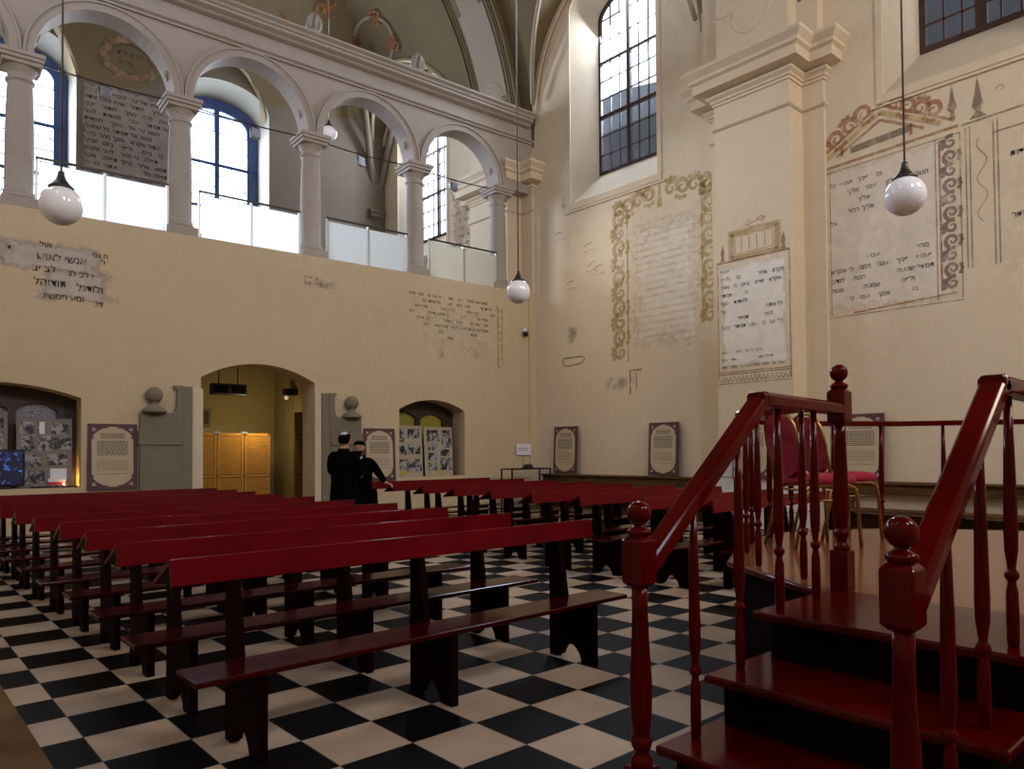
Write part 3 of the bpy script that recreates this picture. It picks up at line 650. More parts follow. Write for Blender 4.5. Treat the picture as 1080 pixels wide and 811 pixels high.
# cable with spotlights
pts = []
for a_, b_ in zip([.2] + [c + .0 for c in cs[2:]], cs[2:] + [None]):
    if b_ is None: break
    for k in range(9):
        t = k / 8; pts.append(FL(a_ + (b_ - a_) * t, .28, 8.14 - .05 * sin(pi * t)))
tag(MB().tube(pts, .014, 6).build('cable', M['black']), 'thin black cable strung along the gallery arches', 'cable')
for s, lb in ((1.30, 'small spotlight on the cable in the first arch beside the leftmost lamp'), (4.0, 'small spotlight hanging before the second bright gallery window'), (6.35, 'small spotlight on the cable in the third arch, right of the small globe'), (8.85, 'small spotlight on the cable in the last arch')):
    r = empty('spotlight', FL(s, .28, 7.995), lb, 'spotlight', 'spotlights on the gallery cable', A + .3)
    MB().box((-.10, -.05, -.16), (.10, .05, .02)).build('housing', M['metal'], r, bevel=.01)
    MB().tube([(-.11, 0, -.05), (-.11, 0, .06), (0, 0, .08), (.11, 0, .06), (.11, 0, -.05)], .008, 6).build('bracket', M['black'], r)
    MB().box((-.085, -.056, -.14), (.085, -.05, 0)).build('lens', M['nicheglass'], r)
    sp = bpy.data.lights.new('spotlight_beam', 'SPOT'); sp.energy = 38; sp.color = (1.0, .86, .66); sp.spot_size = radians(88); sp.spot_blend = 1.0; sp.shadow_soft_size = .05
    so = bpy.data.objects.new('spotlight_beam', sp); COL.objects.link(so); so.location = FL(s, -.02, 7.86); tgt = {1.30: (13, 3.4, 4.5), 4.0: (13, 6.2, 4.0), 6.35: (13, 8.5, 3.4), 8.85: (13, 7.0, 2.5)}[s]
    so.rotation_euler = (Vector(tgt) - so.location).to_track_quat('-Z', 'Y').to_euler()

# oval stucco on the vault
cen = Vector((11.60, 19.15, 13.93)); nrm = Vector((XC - cen.x, 0, 9.4 - cen.z)).normalized(); e1 = Vector((0, 1, 0)); e2 = nrm.cross(e1).normalized()
r = empty('vault_medallion', cen, 'oval stucco medallion with orange painted scrolls on the vault', 'ornament')
def vp(u, v, h=0): return e1 * u + e2 * v + nrm * h
def oval(a, k=1, h=.05): return vp(.95 * k * cos(a + .3) , .66 * k * sin(a + .3), h)
MB().tube([oval(2 * pi * k / 48) for k in range(49)], .055, 8, False).build('oval_frame', M['vaultpale'], r)
mb = MB()
for a in (.4, 2.3, 3.7, 5.3):
    c = oval(a, 1, 0); cu, cv = c.dot(e1), c.dot(e2)
    for q in range(3):
        mb.ribbon(lambda u, v, h: vp(u, v, .11 + h), [(cu + x, cv + y) for x, y in [(p[0], p[1]) for p in [(.16 * (1 - i / 16) * cos(i * .55 + q * 2.1) + .10 * cos(a + q * 2), .16 * (1 - i / 16) * sin(i * .55 + q * 2.1) + .10 * sin(a + q * 2)) for i in range(15)]]], .07)
mb.build('painted_scrolls', M['orange'], r)
for (x, y, n_l, lb) in ((10.15, 19.5, 4, 'orange painted rosette on the vault above the gallery lamp'), (7.6, 20.1, 3, 'orange painted flourish on the vault at the upper left'), (9.15, 20.15, 5, 'orange painted leaf on the vault left of the flame finial')):
    z = zvault(x, y); c = Vector((x, y, z)); n_ = Vector((zvault(x + .1, y) - zvault(x - .1, y), zvault(x, y + .1) - zvault(x, y - .1), -.2)).normalized()
    a1 = n_.orthogonal().normalized(); a2 = n_.cross(a1); mb = MB()
    for k in range(n_l):
        ph = k * 2 * pi / n_l
        mb.ribbon(lambda u, v, h: a1 * u + a2 * v + n_ * .06, [(.05 * i * cos(ph + i * .22), .05 * i * sin(ph + i * .22)) for i in range(9)], [.05, .09, .13, .12, .09, .07, .06, .05, .02])
    o = mb.build('vault_rosette', M['orange']); o.location = c; tag(o, lb, 'ornament')
# moulded groins of the lunette vaults
mb = MB()
for yc in WY:
    for off in (0, .16):
        pts = []
        for i in range(41):
            d = -2.58 + 5.16 * i / 40; zl = 10.2 + 3.1 * sqrt(max(0, 1 - (d / 2.6) ** 2)) - off; pts.append((XC + sqrt(max(0, RV ** 2 - (zl + off - 9.4) ** 2)) - off * .6, yc + d * (1 - off * .3), zl - .02))
        mb.tube(pts, .055, 6)
mb.build('trim_groin_mouldings', M['vaultmid'], kind='structure')

# ------------------------------------------------------------------ murals
CH = ['ברוך', 'אתה', 'תפלה', 'לעני', 'כי', 'יעטף', 'ולפני', 'ישפך', 'שיחו', 'שמעה', 'אליך', 'תבוא', 'אל', 'תסתר', 'פניך', 'ממני', 'ביום', 'צר', 'הטה', 'אזנך', 'אקרא', 'מהר', 'ענני', 'להודות', 'לגדול', 'כל', 'בו']
def text_mesh(lines, F, mat, name, parent=None, h=0.0):
    """lines: (string, u, v, size, flip) laid on frame F(u, v, h)"""
    mb = MB()
    for st, u, v, size, sgn in lines:
        cu = bpy.data.curves.new('t', 'FONT'); cu.body = st; cu.size = size; cu.resolution_u = 2; cu.offset = size * .012
        ob = bpy.data.objects.new('t', cu); COL.objects.link(ob)
        me = bpy.data.meshes.new_from_object(ob.evaluated_get(bpy.context.evaluated_depsgraph_get()))
        mb.add([F(u + sgn * q.co.x, v + q.co.y, h) for q in me.vertices], [tuple(p_.vertices) for p_ in me.polygons])
        bpy.data.objects.remove(ob); bpy.data.curves.remove(cu); bpy.data.meshes.remove(me)
    o = mb.build(name, mat)
    if parent: o.parent = parent
    return o
def words(rng, n): return ' '.join(rng.choice(CH)[::-1] for _ in range(n))
def textrows(rng, u0, u1, v0, v1, rows, size, sgn, keep, spots=None):
    out = []
    for r_ in range(rows):
        v = v1 + (v0 - v1) * (r_ + .8) / rows; u = u0
        while (u1 - u) * sgn > size * 1.2:
            w_ = rng.choice(CH)[::-1]; L_ = len(w_) * size * .62
            if rng.random() < (keep(r_ / rows, (u - u0) / (u1 - u0))) and (u1 - u) * sgn > L_: out.append((w_, u, v, size, sgn))
            u += sgn * (L_ + size * .35)
    return out
def ground(F, u0, v0, u1, v1, mat, name, parent, h=-.003):
    mb = MB().add([F(u0, v0, h), F(u1, v0, h), F(u1, v1, h), F(u0, v1, h)], [(0, 1, 2, 3)]); o = mb.build(name, mat, parent)
    uv = o.data.uv_layers.new(name='UVMap'); idx = {0: (0, 0), 1: (1, 0), 2: (1, 1), 3: (0, 1)}
    for l in o.data.loops: uv.data[l.index].uv = idx[l.vertex_index]
    return o
def spiral(u, v, r, turns, a0, sg, n=26): return [(u + r * (1 - i / n * .85) * cos(a0 + sg * turns * 2 * pi * i / n), v + r * (1 - i / n * .85) * sin(a0 + sg * turns * 2 * pi * i / n)) for i in range(n + 1)]
def scroll_strip(mb, F, u0, v0, u1, v1, w, n, rng, h=-.006):
    n = int(n)
    """acanthus scroll band along a line"""
    d = Vector((u1 - u0, v1 - v0)); L_ = d.length; d.normalize(); q = Vector((-d.y, d.x))
    prev = None
    for k in range(n):
        c = Vector((u0, v0)) + d * L_ * (k + .5) / n; sg = 1 if k % 2 else -1; r_ = min(w * .50, L_ / n * .62)
        pts = spiral(c.x, c.y, r_, 1.25, math.atan2(d.y, d.x) + (pi if sg > 0 else 0) + .4, sg)
        mb.ribbon(F, pts, [max(.012, r_ * .62 * (1 - i / len(pts) * .70)) for i in range(len(pts))], h)
        for j in range(3):
            a = math.atan2(d.y, d.x) + sg * (1.1 + j * .5); b = c + Vector((cos(a), sin(a))) * r_
            t = b + Vector((cos(a + .5 * sg), sin(a + .5 * sg))) * r_ * .55; mb.ribbon(F, [b, (b + t) / 2 + q * .02 * sg, t], [r_ * .55, r_ * .55, .01], h)
rng = random.Random(3)
# left wall patches
r = empty('wall_mural', FL(.6, 0, 4.5), 'lilac patch of dark Hebrew lettering high on the left wall, below the leftmost globe', 'mural')
ground(FW, -.6, 4.45, 1.55, 5.1, M['patchlilac'], 'plaster_ground', r); ground(FW, .1, 4.0, 1.62, 4.72, M['patchlilac'], 'plaster_ground', r, -.002)
L_ = [('לוא', .30, 4.93, .13, 1), ('סנ ח', 1.08, 4.88, .12, 1), ('שואל ישנא', .26, 4.72, .17, 1), ('ל', 1.22, 4.76, .12, 1), ('בי בל', .20, 4.52, .16, 1), ('גל כל ו', .72, 4.50, .14, 1), ('להודות', .22, 4.29, .17, 1), ('לגדולו', .84, 4.26, .17, 1), ('וישמח עמו', .36, 4.08, .14, 1), ('נד', 1.12, 4.02, .14, 1), ('ד', -.15, 4.82, .11, 1), ('לה', -.3, 4.62, .1, 1)]
text_mesh(L_, FW, M['textink'], 'lettering', r, -.006)
r = empty('wall_mural', FL(5.3, 0, 5.0), 'tiny flaked patch of lettering above the doorway arch', 'mural')
ground(FW, 4.85, 4.78, 5.95, 5.2, M['patchgrey'], 'plaster_ground', r); text_mesh(textrows(rng, 4.9, 5.35, 4.82, 5.15, 3, .09, 1, lambda a, b: .8), FW, M['textink'], 'lettering', r, -.006)
ground(FW, 5.36, 4.80, 5.44, 5.08, M['patchstain'], 'rust_mark', r, -.004)
r = empty('wall_mural', FL(8.7, 0, 4.4), 'pale flaked text panel near the upper right end of the left wall', 'mural')
ground(FW, 7.2, 3.4, 10.25, 5.3, M['patchfaint'], 'plaster_ground', r)
text_mesh(textrows(rng, 7.4, 9.9, 4.1, 5.18, 8, .09, 1, lambda a, b: .75 if (b > .25 * a and a < .75) else .25), FW, M['textink'], 'lettering', r, -.006)
mb = MB(); mb.ribbon(FW, [(9.95, 5.1), (9.97, 3.5)], .02, -.005); mb.ribbon(FW, [(10.1, 5.05), (10.1, 3.6)], .015, -.005)
for k in range(9): mb.ribbon(FW, spiral(10.03, 4.95 - k * .17, .06, 1, k, 1, 10), .012, -.005)
mb.build('painted_border', M['mgrey'], r)
ground(FW, 8.15, 3.35, 8.45, 4.35, M['patchstain'], 'rust_mark', r, -.004); ground(FW, 8.9, 3.6, 9.6, 4.3, M['patchstain'], 'rust_mark', r, -.004)
# right wall: scroll framed panel
r = empty('wall_mural', (XR, 9.8, 5.4), 'faded ochre text panel framed by acanthus scrolls beneath the tall window', 'mural')
ground(FRW, 8.55, 3.35, 10.72, 6.95, M['patchstripe'], 'painted_ground', r)
mb = MB(); scroll_strip(mb, FRW, 10.88, 3.55, 10.88, 7.0, .40, 10, rng); scroll_strip(mb, FRW, 8.50, 4.1, 8.50, 7.1, .34, 9, rng); scroll_strip(mb, FRW, 11.05, 6.95, 9.9, 7.15, .42, 4, rng); scroll_strip(mb, FRW, 9.6, 7.15, 8.4, 7.0, .45, 4, rng)
mb.ribbon(FRW, [(9.75, 6.8), (9.75, 7.35)], [.16, .03], -.006); mb.build('scroll_border', M['ochre'], r)
mb = MB(); mb.ribbon(FRW, [(10.66, 3.5), (10.66, 6.9)], .03, -.005); mb.ribbon(FRW, [(8.68, 4.3), (8.68, 6.9)], .025, -.005); mb.build('border_line', M['rose'], r)
mb = MB()
for k in range(10): mb.ribbon(FRW, spiral(10.95 - .1 * (k % 2), 3.7 + k * .34, .12, .8, k * 1.3, -1, 14), .02, -.0075)
mb.build('scroll_shading', M['mgrey'], r)
# pilaster panel
k_ = 1.0
r = empty('wall_mural', (12.5, 7.2, 4), 'whitewashed Hebrew text panel with a small golden cartouche on the pilaster', 'mural')
ground(FP, 6.47, 2.95, 7.93, 5.08, M['patchwhite'], 'painted_ground', r, .003)
t_ = textrows(rng, 7.88, 6.5, 3.75, 5.0, 8, .10, -1, lambda a, b: .85 if not (.3 < b < .62 and a > .45) and a > .05 else .35) + textrows(rng, 7.88, 6.5, 3.0, 3.42, 3, .07, -1, lambda a, b: .75)
text_mesh(t_, FP, M['textink'], 'lettering', r, .006)
mb = MB(); mb.ribbon(FP, [(7.95, 5.08), (6.46, 5.08)], .035, .005); mb.ribbon(FP, [(7.94, 2.78), (7.94, 5.1)], .02, .005); mb.ribbon(FP, [(6.47, 2.78), (6.47, 5.1)], .02, .005); mb.ribbon(FP, [(7.94, 2.95), (6.46, 2.95)], .02, .005)
for u in (7.83, 6.58):
    mb.ribbon(FP, [(u, 5.1), (u, 5.2), (u, 5.27), (u, 5.42)], [.10, .05, .09, .005], .005)
mb.build('border_line', M['rose'], r)
mb = MB(); mb.ribbon(FP, [(7.95, 2.91), (6.46, 2.91)], .02, .005)
for k in range(17):
    u = 7.9 - k * .086; mb.ribbon(FP, [(u, 2.76), (u - .035, 2.87), (u - .07, 2.76)], .02, .005)
mb.ribbon(FP, [(7.95, 2.73), (6.46, 2.73)], .015, .005); mb.build('arcaded_border', M['mgrey'], r)
mb = MB()
for a_, b_ in (((7.63, 5.12), (7.63, 5.60)), ((6.70, 5.12), (6.70, 5.60)), ((7.66, 5.13), (6.67, 5.13)), ((7.66, 5.59), (6.67, 5.59))): mb.ribbon(FP, [a_, b_], .09, .005)
mb.build('cartouche_frame', M['ochre'], r)
mb = MB()
for a_, b_ in (((7.69, 5.07), (7.69, 5.66)), ((6.64, 5.07), (6.64, 5.66)), ((7.69, 5.65), (6.64, 5.65)), ((7.56, 5.2), (7.56, 5.53)), ((6.78, 5.2), (6.78, 5.53)), ((7.56, 5.53), (6.78, 5.53)), ((7.56, 5.2), (6.78, 5.2))): mb.ribbon(FP, [a_, b_], .014, .007)
for k in range(4): mb.ribbon(FP, [(7.42 - k * .16, 5.24), (7.42 - k * .16, 5.49)], .018, .006)
mb.ribbon(FP, spiral(7.0, 5.74, .09, .9, 0, 1), .018, .005); mb.ribbon(FP, spiral(7.25, 5.72, .07, .9, 2, -1), .015, .005); mb.ribbon(FP, [(6.9, 5.78), (7.4, 5.69)], .015, .005)
mb.build('cartouche_lines', M['terra'], r)
# big pedimented mural
r = empty('wall_mural', (XR, 5.1, 5.3), 'large mural of Hebrew text beneath a terracotta pediment, behind the right globe lamp', 'mural')
ground(FRW, 3.86, 3.75, 6.42, 6.62, M['patchbig'], 'painted_ground', r)
t_ = textrows(rng, 5.98, 4.2, 4.05, 6.3, 13, .11, -1, lambda a, b: (.75 if (.15 < b < .7) else .1) if a < .25 else ((.25 if b < .2 or b > .8 else .06) if a < .55 else (.75 if not .5 < b < .62 else .15)))
text_mesh(t_, FRW, M['textink'], 'lettering', r, -.006)
mb = MB()
for u in (6.38, 6.04): mb.ribbon(FRW, [(u, 3.9), (u, 6.5)], .035, -.005)
for a_, b_ in (((6.42, 6.52), (3.9, 6.62)), ((6.38, 6.62), (5.09, 7.38)), ((5.09, 7.38), (3.95, 6.72)), ((5.85, 6.70), (5.09, 7.12)), ((5.09, 7.12), (4.4, 6.75)), ((5.75, 6.68), (5.75, 6.82)), ((4.6, 6.7), (4.6, 6.9))): mb.ribbon(FRW, [a_, b_], .05, -.005)
mb.ribbon(FRW, [(4.18, 4.0), (4.18, 6.45)], .035, -.005); mb.ribbon(FRW, [(5.6, 3.86), (3.95, 3.95)], .03, -.005)
for sg, (a_, b_) in ((1, ((6.20, 6.80), (5.25, 7.40))), (-1, ((4.95, 7.35), (4.15, 6.95)))): scroll_strip(mb, FRW, a_[0], a_[1], b_[0], b_[1], .30, 4, rng)
mb.build('pediment_painting', M['terra'], r)
mb = MB()
for a_, b_ in (((6.12, 6.66), (5.09, 7.25)), ((5.09, 7.25), (4.15, 6.74))): mb.ribbon(FRW, [a_, b_], .085, -.004)
mb.build('pediment_band', M['ochre2'], r)
mb = MB(); scroll_strip(mb, FRW, 6.21, 3.9, 6.21, 6.5, .22, 11, rng); scroll_strip(mb, FRW, 4.02, 4.0, 4.02, 6.5, .22, 11, rng)
for u0, u1, v in ((5.6, 4.6, 6.78),): mb.ribbon(FRW, [(u0, v - .03), (u1, v + .04)], .12, -.0045)
for u, v, s_ in ((6.22, 6.72, .9), (3.98, 6.75, 1.1), (5.07, 7.42, .5)): mb.ribbon(FRW, [(u, v), (u, v + .10 * s_), (u, v + .16 * s_), (u, v + .26 * s_), (u, v + .5 * s_)], [.10, .05, .14 * s_, .08, .005], -.005)
for u in (6.42, 5.98, 4.24, 3.88): mb.ribbon(FRW, [(u, 3.85), (u, 6.5)], .014, -.006)
mb.ribbon(FRW, [(6.42, 3.82), (3.86, 3.82)], .014, -.006); mb.ribbon(FRW, [(6.42, 6.44), (3.88, 6.5)], .014, -.006)
mb.build('pilaster_ornament', M['mgrey'], r)
# right-most faint mural
r = empty('wall_mural', (XR, 2.8, 5.3), 'faint framed mural at the right edge of the picture', 'mural')
ground(FRW, .9, 3.6, 3.86, 6.62, M['patchfaint'], 'painted_ground', r)
mb = MB()
for u in (3.80, 3.74, 3.42, 3.36): mb.ribbon(FRW, [(u, 4.3), (u, 6.55)], .018, -.005)
mb.ribbon(FRW, [(3.85, 6.6), (.9, 6.72)], .03, -.005); mb.ribbon(FRW, [(3.42, 6.35), (.9, 6.42)], .02, -.005)
mb.ribbon(FRW, [(3.58 + .07 * sin(i * .8), 5.0 + i * .07) for i in range(20)], .012, -.005)
mb.ribbon(FRW, [(3.62, 6.65), (3.62, 6.75), (3.62, 6.85), (3.62, 7.0), (3.62, 7.3)], [.24, .06, .16, .10, .005], -.005)
for k in range(6): mb.ribbon(FRW, spiral(3.3 - k * .35, 7.0 - .08 * (k % 2), .07, .8, k, 1, 10), .012, -.005)
mb.build('painted_lines', M['mgrey'], r)
text_mesh(textrows(rng, 3.2, 1.2, 4.2, 6.1, 8, .12, -1, lambda a, b: .12), FRW, M['textink'], 'lettering', r, -.006)
# small fragments
r = empty('wall_mural', (XR, 12.4, 3.7), 'small painted tray shape with a dark flourish near the room corner', 'mural')
mb = MB(); mb.ribbon(FRW, [(12.75, 3.72), (12.7, 3.58), (12.5, 3.56), (12.1, 3.60), (12.0, 3.70), (12.1, 3.76), (12.7, 3.76), (12.75, 3.70)], .035, -.005)
mb.ribbon(FRW, spiral(12.4, 4.4, .10, 1.1, 0, 1), .02, -.005); mb.ribbon(FRW, spiral(12.4, 4.15, .06, 1.1, 2, -1), .02, -.005); mb.build('painted_lines', M['mgrey'], r)
ground(FRW, 12.05, 3.95, 12.75, 4.7, M['patchgrey'], 'smudge', r, -.002)
r = empty('wall_mural', (XR, 10.8, 3.0), 'grey washed remnant with a rose painted bracket low on the right wall', 'mural')
ground(FRW, 10.15, 2.75, 11.6, 3.30, M['patchgrey'], 'smudge', r, -.002); mb = MB(); mb.ribbon(FRW, [(10.62, 2.75), (10.62, 3.28), (10.28, 3.28)], .05, -.005); mb.ribbon(FRW, [(10.44, 2.85), (10.44, 3.2)], .03, -.005); mb.build('painted_lines', M['rose'], r)
r = empty('wall_mural', (XR, 12.6, 7.4), 'tiny red and grey mark beside the lower corner of the tall window', 'mural')
mb = MB(); mb.ribbon(FRW, spiral(12.66, 7.55, .07, 1, 0, 1), .02, -.025); mb.ribbon(FRW, [(12.66, 7.4), (12.66, 7.8)], .015, -.025); mb.build('painted_lines', M['mgrey'], r)
for k, (y, z) in enumerate(((13.0, 6.9), (12.0, 6.4), (11.9, 5.9), (12.6, 5.6), (11.7, 5.8))):
    mb = MB(); mb.ribbon(FRW, [(y, z), (y - .12, z + .05), (y - .25, z + .02 + .04 * k % .1)], .02, -.004)
    for q in range(4): mb.ribbon(FRW, [(y - .1 * q, z - .12 - .05 * (q % 2)), (y - .1 * q - .05, z - .12)], .018, -.004)
    tag(mb.build('wall_mark', M['mgrey']), ['faint grey stroke left of the scroll framed mural, highest', 'faint grey marks below the sill of the tall window', 'faint grey marks left of the scroll border, middle', 'faint grey marks nearest the room corner', 'faint grey marks left of the scroll border, lowest'][k], 'mural')
# gallery paintings
FEi = lambda s, z, h: FL(s, 7.2 + h, z)
r = empty('wall_mural', FL(2.9, 7.2, 10), 'brown panel filled with Hebrew text between the two gallery windows', 'mural')
ground(FEi, 1.90, 8.2, 4.16, 11.3, M['patchbrown'], 'painted_ground', r, -.01)
text_mesh(textrows(rng, 2.0, 4.1, 8.6, 11.1, 13, .15, 1, lambda a, b: .95), FEi, M['textbrown'], 'lettering', r, -.02)
ct = Vector((5.30, 21.13, 12.0)); r = empty('wall_cartouche', ct, 'brown painted cartouche with a short inscription above the gallery text panel', 'mural')
FCt = lambda u, v, h: UX * u + (UZ * .86 - UN * .5) * v + (-UN * .86 - UZ * .5) * (.12 + h)
mb = MB(); 
ring = [(.62 * cos(2 * pi * k / 40) * (1 + .10 * cos(10 * pi * k / 20)), .46 * sin(2 * pi * k / 40) * (1 + .1 * cos(12 * pi * k / 20))) for k in range(41)]
mb.ribbon(FCt, ring, .16); mb.build('cartouche_frame', plain('mural_brown', (.20, .12, .065), .9, noise=.4), r)
text_mesh([('תרי ש וט', -.33, .05, .17, 1), ('הי לב', -.3, -.17, .17, 1)], FCt, M['textink'], 'lettering', r, .01)
r = empty('wall_mural', (XR, 16.8, 8.7), 'pinkish flaked lettering beside the narrow gallery window in the last arch', 'mural')
ground(FRW, 16.25, 7.0, 17.45, 9.5, M['patchpink'], 'painted_ground', r)
text_mesh(textrows(rng, 17.3, 16.3, 7.2, 9.3, 9, .13, -1, lambda a, b: .5), FRW, M['textbrown'], 'lettering', r, -.006)

# ------------------------------------------------------------------ stone portals beside the doorway
def portal(flip, label):
    r = empty('stone_portal_pier', FL(2.3 if not flip else 5.7, 0, 0), label, 'stonework')
    o = 2.3 if not flip else 5.7
    def F(u, v, d): return FL(o + (u if not flip else -u), -d, v) - r.location
    # u: 0 outer edge .. toward doorway positive
    u0 = -.47
    mb = MB(); mb.fbox(F, (u0, 0, 0), (.24, 1.62, .10)); mb.fbox(F, (u0 - .02, 1.62, 0), (.24, 1.88, .13)); mb.fbox(F, (u0, 1.88, 0), (.24, 2.20, .10))
    mb.build('pier', M['greystone'], r, bevel=.008)
    prof = [(.02, 2.20), (.10, 2.21), (.14, 2.30), (.15, 2.45), (.15, 2.62), (.10, 2.68), (.10, 2.71), (.26, 2.71), (.26, 2.2)]
    plate(F, prof, [], 0, .10).build('scroll_upstand', M['greystone'], r)
    mb = MB(); mb.fbox(F, (.24, 0, 0), (.42, 2.70, .085)); mb.build('jamb', M['greystone'], r)
    mb = MB(); mb.fbox(F, (.42, 0, 0), (.62 if not flip else .56, 2.68, .04)); mb.build('plaster_margin', M['wallR'], r)
    c = F(-.24, 2.2, .1); b_ = MB(); b_.lathe([(.20, 2.20), (.21, 2.23), (.17, 2.28), (.09, 2.33), (.06, 2.37), (.07, 2.39)], (c.x, c.y, 0), 20); b_.build('finial_base', M['greystone'], r)
    MB().ball((c.x, c.y, 2.52), .145, 20, 14).build('stone_ball', M['greystone'], r)
    MB().fbox(F, (u0 + .04, .05, .095), (.20, 1.58, .104)).build('sunk_panel', M['greystone'], r)
portal(False, 'grey stone pier with ball finial left of the doorway arch')
portal(True, 'grey stone pier with ball finial right of the doorway arch, behind the two men')

# ------------------------------------------------------------------ vestibule behind the doorway
mb = MB()
mb.fbox(FW, (2.2, -.1, 3.3), (7.6, 3.9, 3.4)); mb.fbox(FW, (2.2, -.1, .6), (2.3, 3.9, 3.4)); mb.fbox(FW, (5.55, -.1, .6), (5.65, 3.9, 3.4)); mb.fbox(FW, (2.2, 3.6, .62), (5.6, 3.7, 3.4))
mb.build('wall_vestibule', M['vest'], kind='structure')
MB().fbox(FW, (5.20, 0, .64), (5.26, 2.35, 1.2)).build('door_1', M['oldwood'], kind='structure')
r = empty('louvred_cabinet', FL(4.2, 1.7, 0), 'pine folding cabinet with louvred doors standing in the lit doorway', 'cabinet', rz=A)
MB().box((-1.1, .05, 0), (.66, .5, 1.88)).build('body', M['oak'], r)
for k in range(3):
    a_, b_ = -1.06 + k * .575, -1.06 + k * .575 + .56
    mb = MB(); mb.box((a_, 0, .05), (a_ + .05, .045, 1.9)); mb.box((b_ - .05, 0, .05), (b_, .045, 1.9)); mb.box((a_, 0, 1.84), (b_, .045, 1.9)); mb.box((a_, 0, .95), (b_, .045, 1.0)); mb.box((a_, 0, .05), (b_, .045, .12))
    d = mb.build('louvred_door', M['oak'], r)
    mb = MB()
    for q in range(46):
        z = .14 + q * .0372
        if abs(z - .97) < .04: continue
        mb.box((-.23, -.012, -.018), (.23, .012, .018), Matrix.Translation((a_ + .28, .022, z)) @ Matrix.Rotation(.18, 4, 'X'))
    mb.build('slats', M['oak'], d)
for x in (-.50, .08): MB().box((x - .07, -.01, 1.89), (x + .07, .05, 1.93)).build('hinge_plate', M['metal'], r)
r = empty('wall_heater', FL(3.95, 1.75, 2.72), 'black wall heater hanging high in the doorway', 'heater', rz=A)
MB().box((-.37, -.1, 0), (.37, .1, .24)).build('housing', M['black'], r, bevel=.02)
for k in (-1, 1): MB().box((k * .18 - .15, -.105, .04), (k * .18 + .15, -.1, .20)).build('grille', plain('dark_grille', (.004, .004, .004), .9, spec=0.02), r)
MB().tube([(-.2, 0, .24), (-.2, 0, .9)], .012, 6).tube([(.2, 0, .24), (.2, 0, .9)], .012, 6).build('hanger', M['black'], r)
r = empty('picture_frame', FL(3.3, 3.24, 2.0), 'dark framed box on the wall above the louvred cabinet', 'frame', rz=A)
MB().box((-.05, -.05, .1), (.72, .03, .50)).build('frame', M['frame'], r); MB().box((0, -.055, .15), (.67, -.05, .45)).build('picture', M['oldwood'], r)
r = empty('wall_lamp', FL(5.3, 1.9, 2.85), 'small dark wall lamp high on the right side of the doorway', 'lamp', rz=A)
MB().box((-.06, -.08, -.06), (.24, .08, .08)).build('bracket', M['black'], r); MB().ball((0, 0, -.12), .05, 12, 8).build('bulb', M['bulb'], r)
MB().tube([(.03, 0, -.1), (.03, .05, -.7)], .006, 5).build('cord', M['black'], r)
l = bpy.data.lights.new('lamp_light', 'AREA'); l.energy = 3.6; l.color = (1, .80, .40); l.size = .5; o = bpy.data.objects.new('doorway_lamp', l); COL.objects.link(o); o.location = FL(4.5, 1.15, 2.3); o.rotation_euler = (radians(70), 0, 0); l.size = .3

# ------------------------------------------------------------------ window niches
def niche(k, s0, s1, vs, rise, glassname, d=.55):
    nh = seg_arch(s0, s1, .9, vs, rise); n = len(nh)
    bk = MB().add([FW(u, v, d + .06) for u, v in nh], [tuple(range(n))]); 
    r = empty('window_%d' % k, FL((s0 + s1) / 2, d, .9)); r['kind'] = 'structure'
    def par(o): o.matrix_parent_inverse = Matrix.Translation(-r.location)
    mid = (s0 + s1) / 2 - .08 if k == 7 else -.02
    w = s1 - .2
    q = plate(FW, nh, [seg_arch(s0 + .10, mid - .06, 1.0, vs - .17, rise * .6), seg_arch(mid + .06, w - .08, 1.0, vs - .20, rise * .6)], d - .03, d + .04)
    par(q.build('window_frame', M['frame'], r)); par(bk.build('window_pane', M[glassname], r))
niche(6, -1.55, .93, 2.42, .22, 'nicheglass'); niche(7, 7.15, 8.94, 2.43, .24, 'nicheyellow')
mb = MB(); mb.fbox(FW, (-1.6, .82, .3), (1.0, .90, .75)); mb.fbox(FW, (7.1, .82, .3), (9.0, .90, .75)); mb.build('trim_niche_backing', M['wallL'], kind='structure')
mb = MB(); mb.fbox(FW, (-1.6, .7, .70), (1.0, 2.9, .74)); mb.fbox(FW, (7.1, .7, .70), (9.0, 2.9, .74)); mb.build('trim_niche_outer_wall', M['wallL'], kind='structure')

def photoboard(s, t, w, h, z, pics, mat, label, lean=0.06, notes=()):
    r = empty('display_board', FL(s, t, z), label, 'display board', 'boards with old photographs', A)
    r.rotation_euler = (-lean, 0, A)
    MB().box((0, -.008, 0), (w, .008, h)).build('board', mat, r)
    for (x, y, pw, ph) in pics: MB().box((x * w, -.013, y * h), (x * w + pw * w, -.008, y * h + ph * h)).build('photograph', M['photo'], r)
    for (x, y, pw, ph, m_) in notes: MB().box((x * w, -.016, y * h), (x * w + pw * w, -.009, y * h + ph * h)).build('paper_note', M[m_], r)
pics1 = [(.06, .77, .26, .18), (.38, .77, .1, .18), (.62, .77, .33, .16), (.08, .52, .24, .22), (.38, .53, .26, .22), (.66, .55, .32, .17), (.12, .30, .32, .17), (.55, .32, .36, .16), (.10, .06, .40, .18)]
photoboard(.03, .22, .80, 1.17, .905, pics1, M['boardgrey'], 'grey board of old photographs in the left window niche', notes=[(.60, .12, .30, .15, 'white'), (.40, .77, .10, .18, 'white')])
photoboard(-.95, .25, .86, 1.27, .905, [(.62, .78, .32, .14), (.62, .60, .32, .14), (.62, .40, .32, .15)], M['boardgrey'], 'grey photo board cut by the left edge of the picture, behind the monitor')
pics2 = [(.06, .68, .22, .27), (.42, .76, .48, .18), (.06, .42, .30, .20), (.44, .44, .48, .20), (.06, .14, .26, .20), (.36, .10, .60, .24)]
